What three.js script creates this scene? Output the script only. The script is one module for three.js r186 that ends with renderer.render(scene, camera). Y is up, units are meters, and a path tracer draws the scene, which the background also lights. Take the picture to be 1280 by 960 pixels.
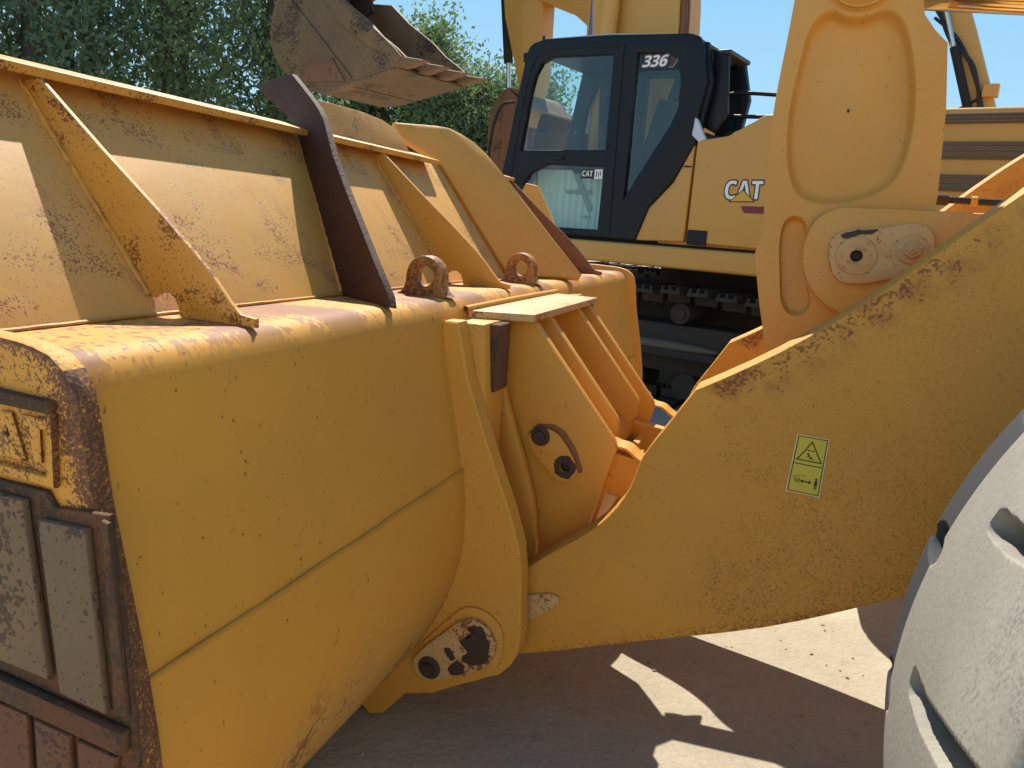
import * as THREE from 'three';
import { mergeGeometries, toCreasedNormals } from 'three/addons/utils/BufferGeometryUtils.js';
import { RoundedBoxGeometry } from 'three/addons/geometries/RoundedBoxGeometry.js';
import { TextGeometry } from 'three/addons/geometries/TextGeometry.js';
import { FontLoader } from 'three/addons/loaders/FontLoader.js';

// ------------------------------------------------------------ camera, sky, sun, exposure
const scene = new THREE.Scene();
const camera = new THREE.PerspectiveCamera(53.13, 4 / 3, 0.05, 400);
camera.position.set(0, 1.43, 0);
camera.up.set(-0.13531, 0.97657, -0.16732);
camera.lookAt(-0.32630, 1.43 - 0.20337, -0.92313);

const SUN = new THREE.Vector3(-0.239, 0.796, -0.557).normalize();
{
  const W = 256, H = 128, d = new Float32Array(W * H * 4);
  for (let j = 0; j < H; j++) for (let i = 0; i < W; i++) {
    const el = ((j + 0.5) / H - 0.5) * Math.PI, s = Math.max(0, Math.sin(el));
    const o = (j * W + i) * 4, T = [[0, 0.42, 0.60, 0.73], [0.15, 0.31, 0.53, 0.71], [0.3, 0.22, 0.46, 0.68], [0.6, 0.10, 0.24, 0.46], [1, 0.05, 0.15, 0.33]];
    let q = 0; while (q < 3 && s > T[q + 1][0]) q++; const f = (s - T[q][0]) / (T[q + 1][0] - T[q][0]);
    for (let c = 0; c < 3; c++) d[o + c] = T[q][c + 1] + (T[q + 1][c + 1] - T[q][c + 1]) * f;
    d[o + 3] = 1;
  }
  const sky = new THREE.DataTexture(d, W, H, THREE.RGBAFormat, THREE.FloatType);
  sky.mapping = THREE.EquirectangularReflectionMapping;
  sky.magFilter = THREE.LinearFilter; sky.minFilter = THREE.LinearFilter; sky.wrapS = THREE.RepeatWrapping;
  sky.needsUpdate = true;
  scene.background = sky; scene.environment = sky;
}
const sun = new THREE.DirectionalLight(new THREE.Color(1, 0.93, 0.82), 5.0);
sun.position.copy(SUN).multiplyScalar(40).add(new THREE.Vector3(-1, 1, -3));
sun.target.position.set(-1, 1, -3);
sun.castShadow = true;
sun.shadow.mapSize.set(4096, 4096);
Object.assign(sun.shadow.camera, { left: -25, right: 25, top: 25, bottom: -25, near: 1, far: 90 });
scene.add(sun, sun.target);
const EXPOSURE = 1.4;

// ------------------------------------------------------------ helpers
let seed = 7;
const rnd = () => { seed |= 0; seed = seed + 0x6D2B79F5 | 0; let t = Math.imul(seed ^ seed >>> 15, 1 | seed); t = t + Math.imul(t ^ t >>> 7, 61 | t) ^ t; return ((t ^ t >>> 14) >>> 0) / 4294967296; };
const rr = (a, b) => a + (b - a) * rnd();
const TAB = new Float32Array(65536); for (let i = 0; i < 65536; i++) TAB[i] = rnd();
const mod = (a, n) => { a %= n; return a < 0 ? a + n : a; };
function vn(x, y, px, py, s) {            // value noise, periodic px, py
  const xi = Math.floor(x), yi = Math.floor(y); let fx = x - xi, fy = y - yi;
  fx = fx * fx * (3 - 2 * fx); fy = fy * fy * (3 - 2 * fy);
  const a = mod(xi, px), b = mod(xi + 1, px), c = mod(yi, py), e = mod(yi + 1, py);
  const h = (p, q) => TAB[(p * 173 + q * 4519 + s * 9973) & 65535];
  const t = h(a, c) * (1 - fx) + h(b, c) * fx, u = h(a, e) * (1 - fx) + h(b, e) * fx;
  return t * (1 - fy) + u * fy;
}
function fbm(u, v, f, o, s, ar = 1) { let t = 0, a = 0.5, n = 0; for (let i = 0; i < o; i++) { const fy = Math.max(1, Math.round(f * ar)); t += a * vn(u * f, v * fy, f, fy, s + i); n += a; a *= 0.5; f *= 2; } return t / n; }
const ss = (a, b, x) => { const t = Math.min(1, Math.max(0, (x - a) / (b - a))); return t * t * (3 - 2 * t); };
const mix = (a, b, t) => [a[0] + (b[0] - a[0]) * t, a[1] + (b[1] - a[1]) * t, a[2] + (b[2] - a[2]) * t];
const LUT = new Uint8Array(8193); for (let i = 0; i <= 8192; i++) { const x = i / 8192; LUT[i] = Math.round(255 * (x <= 0.0031308 ? 12.92 * x : 1.055 * Math.pow(x, 1 / 2.4) - 0.055)); }
const enc = (x) => LUT[x <= 0 ? 0 : x >= 1 ? 8192 : (x * 8192 + 0.5) | 0];
function texture(w, h, fn, srgb = true, scr = null) {
  const d = new Uint8Array(w * h * 4);
  for (let j = 0; j < h; j++) for (let i = 0; i < w; i++) {
    const c = fn((i + 0.5) / w, (j + 0.5) / h), o = (j * w + i) * 4;
    if (srgb) { d[o] = enc(c[0]); d[o + 1] = enc(c[1]); d[o + 2] = enc(c[2]); } else { d[o] = d[o + 1] = d[o + 2] = 255 * Math.min(1, Math.max(0, c)); }
    d[o + 3] = 255;
  }
  if (scr) for (let q = 0; q < scr.n; q++) {     // thin scrapes in the paint
    let x = rnd() * w, y = scr.y0 * h + rnd() * (scr.y1 - scr.y0) * h, a = scr.dir + (rnd() - 0.5) * scr.spread; const L = scr.len * w * (0.3 + rnd()), c = rnd() < 0.6 ? scr.col : [0.13, 0.05, 0.022], al = rr(0.15, 0.55);
    for (let k = 0; k < L; k++) { x += Math.cos(a); y += Math.sin(a); a += (rnd() - 0.5) * 0.02; const f = al * Math.sin(Math.PI * k / L) * (0.5 + 0.5 * rnd()), o = (mod(Math.floor(y), h) * w + mod(Math.floor(x), w)) * 4; for (let e = 0; e < 3; e++) d[o + e] += (enc(c[e]) - d[o + e]) * f; }
  }
  const t = new THREE.DataTexture(d, w, h); t.wrapS = t.wrapT = THREE.RepeatWrapping;
  t.magFilter = THREE.LinearFilter; t.minFilter = THREE.LinearMipmapLinearFilter; t.generateMipmaps = true;
  if (srgb) t.colorSpace = THREE.SRGBColorSpace; t.needsUpdate = true; return t;
}
const YEL = [0.69, 0.318, 0.031], DUST = [0.62, 0.375, 0.13], RUST = [0.19, 0.060, 0.014], RUSTO = [0.25, 0.095, 0.03], PINK = [0.42, 0.20, 0.10];
// weathered paint: sp fine flecks, pk pinkish rust stains, du dust, chips
const layer = (n, fn) => { const d = new Float32Array(n * n); for (let j = 0; j < n; j++) for (let i = 0; i < n; i++) d[j * n + i] = fn((i + 0.5) / n, (j + 0.5) / n); return (u, v) => d[mod(Math.floor(v * n), n) * n + mod(Math.floor(u * n), n)]; };
const layerS = (n, fn) => { const g = layer(n, fn); return (u, v) => { const x = u * n - 0.5, y = v * n - 0.5, fx = x - Math.floor(x), fy = y - Math.floor(y), e = 1 / n, U = (Math.floor(x) + 0.5) / n, V = (Math.floor(y) + 0.5) / n; return (g(U, V) * (1 - fx) + g(U + e, V) * fx) * (1 - fy) + (g(U, V + e) * (1 - fx) + g(U + e, V + e) * fx) * fy; }; };
const NC = layerS(256, (u, v) => fbm(u, v, 4, 5, 1)), NF = layer(1024, (u, v) => vn(u * 190, v * 190, 190, 190, 20) * 0.6 + vn(u * 420, v * 420, 420, 420, 21) * 0.4), NB = layer(1024, (u, v) => vn(u * 120, v * 120, 120, 120, 23) * 0.7 + vn(u * 290, v * 290, 290, 290, 24) * 0.3);
function paintFn(s, { sp = 0.3, pk = 0.3, du = 0.2, bg = 0.6, base = YEL, rust = RUST } = {}) {
  const o = mod(s * 0.37, 1), q = mod(s * 0.61, 1);
  return (u, v) => {
    const c = NC(u + o, v + q), c2 = NC(v * 2 - q, u * 2 + o), fine = NF(u + q, v + o), big = NB(u - o, v + q);
    let col = mix(base, DUST, du * (0.35 + 0.9 * c2) * (0.8 + 0.4 * fine));
    const tone = 0.9 + 0.2 * c; col = [col[0] * tone, col[1] * tone, col[2] * tone];
    col = mix(col, PINK, pk * ss(0.5, 0.75, c) * (0.25 + 0.75 * ss(0.3, 0.7, fine)));
    const d = sp * (0.35 + 1.3 * ss(0.38, 0.72, c2));
    col = mix(col, rust, 0.85 * ss(0.99 - d * 0.44, 1.05 - d * 0.44, fine + 0.12));
    col = mix(col, rust, bg * ss(0.95 - d * 0.2, 0.975 - d * 0.2, big));
    return col;
  };
}
const std = (o) => new THREE.MeshStandardMaterial(o);
const paintMat = (s, o = {}) => std({ map: texture(o.n ?? 1024, o.n ?? 1024, paintFn(s, o)), roughness: o.rough ?? 0.55, metalness: 0 });

const boxUV = (g, k = 1) => {
  if (g.index) g = g.toNonIndexed();
  const p = g.attributes.position, uv = new Float32Array(p.count * 2), a = new THREE.Vector3(), b = new THREE.Vector3(), c = new THREE.Vector3();
  for (let i = 0; i < p.count; i += 3) {
    a.fromBufferAttribute(p, i); b.fromBufferAttribute(p, i + 1).sub(a); c.fromBufferAttribute(p, i + 2).sub(a); b.cross(c);
    const x = Math.abs(b.x), y = Math.abs(b.y), z = Math.abs(b.z);
    for (let j = 0; j < 3; j++) {
      const X = p.getX(i + j), Y = p.getY(i + j), Z = p.getZ(i + j);
      const [U, V] = z >= x && z >= y ? [X, Y] : x >= y ? [Z, Y] : [X, Z];
      uv[(i + j) * 2] = U * k; uv[(i + j) * 2 + 1] = V * k;
    }
  }
  g.setAttribute('uv', new THREE.BufferAttribute(uv, 2)); return g;
};
const names = {};
const numbered = (n) => { names[n] = (names[n] ?? -1) + 1; return names[n] ? n + '_' + String(names[n]).padStart(3, '0') : n; };
const clean = (g) => { g = g.index ? g.toNonIndexed() : g; for (const k of Object.keys(g.attributes)) if (!['position', 'normal', 'uv'].includes(k)) g.deleteAttribute(k); return g; };
const merge = (a) => mergeGeometries(a.map(clean));
function mk(name, geo, mat, parent) {
  const m = new THREE.Mesh(geo, mat); m.name = name; m.castShadow = m.receiveShadow = true; parent.add(m); return m;
}
function thing(name, label, category, pos = [0, 0, 0], turn = 0, group) {
  const o = new THREE.Group(); o.name = numbered(name); o.position.set(...pos); o.rotation.y = turn;
  o.userData = { label, category }; if (group) o.userData.group = group; scene.add(o); return o;
}
const part = (name, parent) => { const g = new THREE.Group(); g.name = name; parent.add(g); return g; };
const shape = (pts, holes = []) => {
  const s = new THREE.Shape(pts.map((p) => new THREE.Vector2(p[0], p[1])));
  for (const h of holes) s.holes.push(new THREE.Path(h.map((p) => new THREE.Vector2(p[0], p[1])))); return s;
};
const circ = (x, y, r, n = 24, ry = r) => Array.from({ length: n }, (_, i) => [x + r * Math.cos(i / n * 6.28319), y + ry * Math.sin(i / n * 6.28319)]);
// plate in the XY plane: near (camera side) face at z0, going away by t
function plate(pts, z0, t, { holes = [], bev = 0.004, crease = 0.6, seg = 2 } = {}) {
  const b = Math.min(bev, t * 0.4);
  let g = new THREE.ExtrudeGeometry(shape(pts, holes), { depth: t - 2 * b, bevelEnabled: b > 0, bevelThickness: b, bevelSize: b, bevelOffset: -b, bevelSegments: seg, curveSegments: 12 });
  g.translate(0, 0, z0 - t + b); g = toCreasedNormals(g, crease); return boxUV(g);
}
// plate through 3-D points lying in one plane
function plate3(P, t, bev = 0.004) {
  const v = P.map((p) => new THREE.Vector3(...p)), o = v[0], n = new THREE.Vector3();
  for (let i = 0; i < v.length; i++) { const a = v[i], b = v[(i + 1) % v.length]; n.x += (a.y - b.y) * (a.z + b.z); n.y += (a.z - b.z) * (a.x + b.x); n.z += (a.x - b.x) * (a.y + b.y); }
  n.normalize(); const e = v[1].clone().sub(o); e.addScaledVector(n, -e.dot(n)).normalize(); const f = n.clone().cross(e);
  const pts = v.map((q) => { const d = q.clone().sub(o); return [d.dot(e), d.dot(f)]; });
  const g = plate(pts, t / 2, t, { bev });
  g.applyMatrix4(new THREE.Matrix4().makeBasis(e, f, n).setPosition(o)); return g;
}
const box = (x0, x1, y0, y1, z0, z1, r = 0.006) => {
  const w = Math.abs(x1 - x0), h = Math.abs(y1 - y0), d = Math.abs(z1 - z0);
  const g = new RoundedBoxGeometry(w, h, d, 2, Math.min(r, w * 0.3, h * 0.3, d * 0.3)); g.translate((x0 + x1) / 2, (y0 + y1) / 2, (z0 + z1) / 2); return boxUV(g);
};
const V3 = (a) => new THREE.Vector3(...a);
function rod(a, b, r, n = 16, r2 = r) {
  const A = V3(a), B = V3(b), d = B.clone().sub(A), g = new THREE.CylinderGeometry(r2, r, d.length(), n);
  g.applyQuaternion(new THREE.Quaternion().setFromUnitVectors(new THREE.Vector3(0, 1, 0), d.clone().normalize())); g.translate(...A.add(B).multiplyScalar(0.5).toArray()); return clean(g);
}
const tube = (pts, r, n = 30, m = 10) => clean(new THREE.TubeGeometry(new THREE.CatmullRomCurve3(pts.map(V3)), n, r, m));
// a bar with a rectangular section from a to b
function bar(a, b, w, h, up = [0, 1, 0]) {
  const A = V3(a), B = V3(b), x = B.clone().sub(A), L = x.length(); x.normalize(); const z = x.clone().cross(V3(up)).normalize(), y = z.clone().cross(x);
  const g = new RoundedBoxGeometry(L, h, w, 1, Math.min(0.006, w * 0.2, h * 0.2)); g.applyMatrix4(new THREE.Matrix4().makeBasis(x, y, z).setPosition(A.add(B).multiplyScalar(0.5))); return boxUV(g);
}
// a lathe-like disc facing +z made of [radius, z] points
const disc = (x, y, z, prof, n = 32) => { const g = new THREE.LatheGeometry(prof.map((p) => new THREE.Vector2(p[0], p[1])), n); g.rotateX(Math.PI / 2); g.translate(x, y, z); return clean(g); };
const hex = (x, y, z, r, h) => { const g = new THREE.CylinderGeometry(r, r, h, 6); g.rotateX(Math.PI / 2); g.translate(x, y, z + h / 2); return clean(g); };
// smooth 2-D curve sampling
const smooth = (pts, n) => new THREE.CatmullRomCurve3(pts.map((p) => new THREE.Vector3(p[0], p[1], 0)), false, 'centripetal').getSpacedPoints(n).map((p) => [p.x, p.y]);
const loop = (pts, n) => new THREE.CatmullRomCurve3(pts.map((p) => new THREE.Vector3(p[0], p[1], 0)), true, 'centripetal').getSpacedPoints(n).slice(0, -1).map((p) => [p.x, p.y]);
// bent sheet: profile in XY run along z, uv = (z, length along profile)
function sheet(prof, t, z0, z1, side = 1) {
  const n = prof.length, nz = 24, pos = [], uv = [], idx = [], len = [0], nor = [];
  for (let i = 1; i < n; i++) len.push(len[i - 1] + Math.hypot(prof[i][0] - prof[i - 1][0], prof[i][1] - prof[i - 1][1]));
  for (let i = 0; i < n; i++) { const a = prof[Math.max(0, i - 1)], b = prof[Math.min(n - 1, i + 1)]; const l = Math.hypot(b[0] - a[0], b[1] - a[1]); nor.push([(b[1] - a[1]) / l * side, -(b[0] - a[0]) / l * side]); }
  for (const k of [0, 1]) for (let i = 0; i < n; i++) for (let j = 0; j <= nz; j++) {
    const z = z0 + (z1 - z0) * j / nz; pos.push(prof[i][0] - nor[i][0] * t * k, prof[i][1] - nor[i][1] * t * k, z); uv.push(z, len[i]);
  }
  const at = (k, i, j) => (k * n + i) * (nz + 1) + j;
  for (const k of [0, 1]) for (let i = 0; i < n - 1; i++) for (let j = 0; j < nz; j++) { const q = [at(k, i, j), at(k, i + 1, j), at(k, i + 1, j + 1), at(k, i, j + 1)]; idx.push(q[0], q[1], q[2], q[0], q[2], q[3]); }
  for (const j of [0, nz]) for (let i = 0; i < n - 1; i++) idx.push(at(0, i, j), at(0, i + 1, j), at(1, i + 1, j), at(0, i, j), at(1, i + 1, j), at(1, i, j));
  for (const i of [0, n - 1]) for (let j = 0; j < nz; j++) idx.push(at(0, i, j), at(1, i, j), at(1, i, j + 1), at(0, i, j), at(1, i, j + 1), at(0, i, j + 1));
  const g = new THREE.BufferGeometry(); g.setAttribute('position', new THREE.Float32BufferAttribute(pos, 3)); g.setAttribute('uv', new THREE.Float32BufferAttribute(uv, 2)); g.setIndex(idx);
  return toCreasedNormals(g.toNonIndexed(), 0.5);
}
// dished pocket floor filling a star-shaped outline: rings sink from z to z-depth
function dish(pts, z, depth) {
  const c = pts.reduce((a, p) => [a[0] + p[0] / pts.length, a[1] + p[1] / pts.length], [0, 0]), R = [1, 0.985, 0.97, 0.95, 0.92, 0.88, 0.84, 0.5, 0.02], D = [0, 0.03, 0.15, 0.45, 0.8, 0.97, 1, 1, 1];
  const pos = [], idx = [], n = pts.length;
  R.forEach((r, k) => pts.forEach((p) => pos.push(c[0] + (p[0] - c[0]) * r, c[1] + (p[1] - c[1]) * r, z - depth * D[k])));
  for (let k = 0; k < R.length - 1; k++) for (let i = 0; i < n; i++) { const a = k * n + i, b = k * n + (i + 1) % n; idx.push(a, b, b + n, a, b + n, a + n); }
  const g = new THREE.BufferGeometry(); g.setAttribute('position', new THREE.Float32BufferAttribute(pos, 3)); g.setIndex(idx); g.computeVertexNormals();
  const uv = []; for (let i = 0; i < pos.length; i += 3) uv.push(pos[i], pos[i + 1]); g.setAttribute('uv', new THREE.Float32BufferAttribute(uv, 2)); return g;
}
// ragged flake outline: a smooth loop roughened by noise
const ragged = (pts, n, amp, sd) => loop(pts, n).map(([x, y], i, A) => { const c = A.reduce((q, p) => [q[0] + p[0] / A.length, q[1] + p[1] / A.length], [0, 0]); const k = 1 + amp * (1.4 * vn(i * 0.37, sd, 997, 997, 3) + 0.5 * vn(i * 1.3, sd + 7, 997, 997, 4) - 0.95); return [c[0] + (x - c[0]) * k, c[1] + (y - c[1]) * k]; });
function canvasTex(w, h, draw) {
  const c = document.createElement('canvas'); c.width = w; c.height = h; draw(c.getContext('2d'), w, h);
  const t = new THREE.CanvasTexture(c); t.colorSpace = THREE.SRGBColorSpace; return t;
}
// flat sheet through four corners (top-left, top-right, bottom-right, bottom-left)
function quad(a, b, c, d) {
  const g = new THREE.BufferGeometry(); g.setAttribute('position', new THREE.Float32BufferAttribute([...a, ...d, ...c, ...a, ...c, ...b], 3));
  g.setAttribute('uv', new THREE.Float32BufferAttribute([0, 1, 0, 0, 1, 0, 0, 1, 1, 0, 1, 1], 2)); g.computeVertexNormals(); return g;
}

// ------------------------------------------------------------ materials
const M = {};
M.rib = paintMat(1, { sp: 0.75, pk: 0.75, du: 0.35 });
M.plate = paintMat(3, { sp: 0.46, pk: 1.0, du: 0.7, bg: 0.5 });
M.clean = paintMat(5, { sp: 0.14, pk: 0.16, du: 0.22 });
M.eye = paintMat(6, { n: 512, sp: 0.8, pk: 0.9, du: 0.1, base: [0.40, 0.17, 0.04], rust: [0.13, 0.05, 0.02] });
M.dark = paintMat(8, { n: 512, sp: 0.5, pk: 0.12, du: 0.01, base: [0.060, 0.021, 0.011], rust: [0.03, 0.013, 0.008], rough: 0.8 });
M.brown = paintMat(9, { n: 512, sp: 0.7, pk: 0.2, du: 0.1, base: [0.22, 0.085, 0.035], rust: [0.06, 0.025, 0.02] });
M.flake = paintMat(10, { sp: 0.6, pk: 0.2, du: 0.5, base: [0.60, 0.38, 0.17] });
M.bare = std({ color: new THREE.Color(0.055, 0.034, 0.024), roughness: 0.7 });
M.black = std({ color: new THREE.Color(0.012, 0.012, 0.014), roughness: 0.5 });
M.chrome = std({ color: new THREE.Color(0.75, 0.72, 0.66), roughness: 0.12, metalness: 1 });
M.weld = std({ color: new THREE.Color(0.58, 0.28, 0.03), roughness: 0.55 });
{ // bucket back sheet: map over 1.2 m across, 2.2 m of profile
  const a = paintFn(31, { sp: 1.5, pk: 1.0, du: 0.4, rust: [0.24, 0.10, 0.055] }), b = paintFn(33, { sp: 0.05, pk: 0.05, du: 0.1 }), c = paintFn(35, { sp: 0.8, pk: 0.9, du: 0.6 });
  const t = texture(1024, 2048, (u, v) => {
    const s = v * 2.2, w = 0.03 * (NC(u * 2, v * 2) - 0.5);
    const shelf = 1 - ss(0.17, 0.23, s + w), heel = ss(0.76, 1.0, s + 5 * w);
    let k = b(u, v);
    const sp = NB(v * 1.0 + 0.4, u); k = mix(k, RUST, 0.8 * ss(0.925, 0.95, sp));
    if (shelf > 0) k = mix(k, a(u, v), shelf); if (heel > 0) k = mix(k, c(u, v), heel); return k;
  }, true, { n: 160, y0: 0.15, y1: 0.75, dir: 1.35, spread: 1.2, len: 0.06, col: [0.60, 0.36, 0.12] });
  t.repeat.set(1 / 1.2, 1 / 2.2); M.sheet = std({ map: t, roughness: 0.66 });
}
{ // near lift arm: map over x -0.75..1.25, y 0.3..2.3 of the arm's own drawing
  const a = paintFn(41, { sp: 0.10, pk: 0.1, du: 0.2 }), edge = [[-0.55, 0.75], [-0.327, 0.958], [-0.275, 1.095], [-0.173, 1.272], [-0.016, 1.374], [0.129, 1.488], [0.259, 1.613], [0.9, 2.1], [1.4, 2.3]];
  const top = (x) => { for (let i = 1; i < edge.length; i++) if (x < edge[i][0]) { const p = edge[i - 1], q = edge[i]; return p[1] + (q[1] - p[1]) * (x - p[0]) / (q[0] - p[0]); } return 2.3; };
  const t = texture(2048, 2048, (u, v) => {
    const x = -0.75 + 2 * u, y = 0.3 + 2 * v; let k = a(u * 2, v * 2); const n = NC(u * 6, v * 6), f = NF(u * 2 + 0.3, v * 2);
    const grit = ss(-0.25, 0.1, x + 0.3 * (n - 0.5)) * (0.35 + 0.65 * ss(1.3, 0.85, y)) * (0.25 + 1.1 * n); k = mix(k, [0.23, 0.092, 0.018], Math.min(1, grit * (0.10 + 0.75 * ss(0.50, 0.78, NF(u * 3 + 0.7, v * 3)) + 0.4 * ss(0.72, 0.85, NB(u * 3, v * 3)))));
    const d = top(x) - y, band = ss(0.13, 0.0, d) * ss(-0.2, -0.08, x) * (0.3 + 0.7 * ss(0.45, 0.2, x)) * ss(-0.02, 0.02, d), m = NC(u * 9 + 0.3, v * 9);
    k = mix(k, [0.34, 0.12, 0.028], Math.min(0.8, 1.3 * band * ss(0.34, 0.6, m) * (0.3 + 0.9 * f)));
    k = mix(k, [0.215, 0.070, 0.014], 0.85 * ss(0.78 - 0.36 * band, 0.86 - 0.36 * band, f * 0.6 + m * 0.4) * ss(0.02, 0.2, band));
    const low = y - (0.745 + 0.42 * x) ; k = mix(k, [0.15, 0.055, 0.02], 0.7 * ss(0.03, 0.0, low) * ss(0.45, 0.65, f));
    return k;
  }, true, { n: 140, y0: 0, y1: 0.7, dir: 0.4, spread: 2.2, len: 0.035, col: [0.58, 0.33, 0.10] });
  t.wrapS = t.wrapT = THREE.MirroredRepeatWrapping; t.repeat.set(0.5, 0.5); t.offset.set(0.375, -0.15); M.arm = std({ map: t, roughness: 0.66 });
}
{ // near side plate: map over x -1.2..-0.6, y 0.9..1.5
  const a = paintFn(12, { sp: 0.55, pk: 0.5, du: 0.2, rust: [0.14, 0.055, 0.03] }), E = [[0.9, -0.648], [1.028, -0.665], [1.158, -0.692], [1.255, -0.713], [1.35, -0.727], [1.40, -0.745], [1.42, -0.768], [1.434, -0.85], [1.5, -0.9]];
  const t = texture(1024, 1024, (u, v) => {
    const x = -1.2 + 0.6 * u, y = 0.9 + 0.6 * v; let q = 0; while (q < E.length - 2 && y > E[q + 1][0]) q++; const ex = E[q][1] + (E[q + 1][1] - E[q][1]) * (y - E[q][0]) / (E[q + 1][0] - E[q][0]);
    const d = Math.min(ex - x, (1.434 - y) * 1.6 + Math.max(0, -0.80 - x) * 0.4), n = NC(u * 3, v * 3), f = NF(u * 1.3, v * 1.3), g = NB(u * 1.7, v * 1.7);
    let k = a(u, v); const r = ss(0.065, 0.0, d + 0.10 * (n - 0.45)) + 0.35 * ss(0.5, 0.66, n) ; 
    k = mix(k, [0.19, 0.075, 0.03], Math.min(0.95, 1.3 * ss(0.80 - 0.45 * r, 0.90 - 0.45 * r, f * 0.6 + g * 0.4 + 0.1))); k = mix(k, [0.095, 0.042, 0.018], Math.min(0.9, ss(0.98 - 0.35 * r, 1.03 - 0.35 * r, f * 0.5 + g * 0.5 + 0.15))); return k;
  });
  t.repeat.set(1 / 0.6, 1 / 0.6); t.offset.set(2, -1.5); M.side = std({ map: t, roughness: 0.65 });
}
M.wear = paintMat(14, { sp: 0.72, pk: 0.7, du: 0.12, bg: 0, base: [0.145, 0.098, 0.064], rust: [0.06, 0.034, 0.02], rough: 0.75 });
M.wearRed = paintMat(15, { sp: 0.9, pk: 0.6, du: 0.06, bg: 0.2, base: [0.15, 0.06, 0.035], rust: [0.07, 0.03, 0.025], rough: 0.8 });
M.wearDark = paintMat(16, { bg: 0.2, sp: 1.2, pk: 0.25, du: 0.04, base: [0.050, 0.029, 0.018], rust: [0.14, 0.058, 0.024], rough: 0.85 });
M.bell = paintMat(18, { sp: 0.05, pk: 0.3, du: 0.55 });
M.exc = paintMat(20, { n: 512, sp: 0.0, pk: 0.04, du: 0.3, base: [0.66, 0.315, 0.045], rough: 0.45 });
M.excDark = new THREE.MeshPhysicalMaterial({ color: new THREE.Color(0.008, 0.009, 0.013), roughness: 0.42, specularIntensity: 0.55 });
M.track = paintMat(22, { n: 512, sp: 0.3, pk: 0, du: 0.05, base: [0.014, 0.0135, 0.0135], rust: [0.008, 0.0075, 0.0075], rough: 0.8 });
M.rubber = std({ color: new THREE.Color(0.015, 0.015, 0.016), roughness: 0.75 });
M.rustBucket = paintMat(24, { n: 512, sp: 0.7, pk: 0.8, du: 0.3, base: [0.105, 0.054, 0.033], rust: [0.04, 0.022, 0.015], rough: 0.7 });
for (const m of [M.rustBucket, M.exc, M.track]) m.map.repeat.set(0.31, 0.37);
M.plate.map.repeat.set(1.75, 1.9); M.rib.map.repeat.set(1.55, 1.7);
M.louvre = std({ color: new THREE.Color(0.17, 0.105, 0.055), roughness: 0.6 });
M.hose = std({ color: new THREE.Color(0.014, 0.014, 0.015), roughness: 0.45 });
M.glass = new THREE.MeshPhysicalMaterial({ color: new THREE.Color(0.80, 0.90, 0.88), transmission: 1, thickness: 0, roughness: 0.02, ior: 1.5 });

{ // rolled plate is never quite flat: shallow waves and paint texture as relief
  const b = texture(1024, 1024, (u, v) => 0.94 * NC(u, v) + 0.04 * NC(u * 4 + 0.3, v * 4) + 0.02 * NF(u, v), false);
  for (const m of [M.sheet, M.arm, M.clean, M.rib, M.plate, M.bell, M.flake]) { m.bumpMap = b; m.bumpScale = 0.004; }
  const r = texture(1024, 1024, (u, v) => 0.55 * NF(u, v) + 0.45 * NB(u, v), false);
  for (const m of [M.wear, M.wearDark, M.wearRed, M.side, M.eye, M.brown, M.dark, M.rustBucket]) { m.bumpMap = r; m.bumpScale = 0.002; }
}

// ------------------------------------------------------------ ground
{
  const base = [0.45, 0.395, 0.29];
  const t = texture(2048, 2048, (u, v) => {
    const c = NC(u, v), m = NC(u * 6 + 0.2, v * 6), f = NF(u * 2, v * 2), g = NF(v * 4, u * 4 + 0.1);
    const k = 0.80 + 0.30 * c + 0.14 * (m - 0.5) + 0.20 * (f - 0.5) + 0.12 * (g - 0.5);
    let col = mix(base, [0.54, 0.49, 0.37], ss(0.45, 0.7, c)); col = mix(col, [0.23, 0.18, 0.13], 0.5 * ss(0.62, 0.8, m)); col = mix(col, [0.16, 0.12, 0.09], 0.7 * ss(0.93, 0.97, f));
    return col.map((x) => x * k);
  });
  const bmp = texture(1024, 1024, (u, v) => 0.6 * NC(u * 8, v * 8) + 0.4 * NF(u, v), false);
  t.repeat.set(1 / 2.6, 1 / 2.6); bmp.repeat.set(1 / 2.6, 1 / 2.6);
  const g = new THREE.PlaneGeometry(500, 500, 1, 1); g.rotateX(-Math.PI / 2); const uv = g.attributes.uv, p = g.attributes.position;
  for (let i = 0; i < p.count; i++) uv.setXY(i, p.getX(i), p.getZ(i));
  const m = mk('ground', g, std({ map: t, bumpMap: bmp, bumpScale: 0.006, roughness: 0.95 }), scene); m.userData = { kind: 'structure', label: 'pale dusty concrete yard ground under the machines', category: 'ground' };
}

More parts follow.
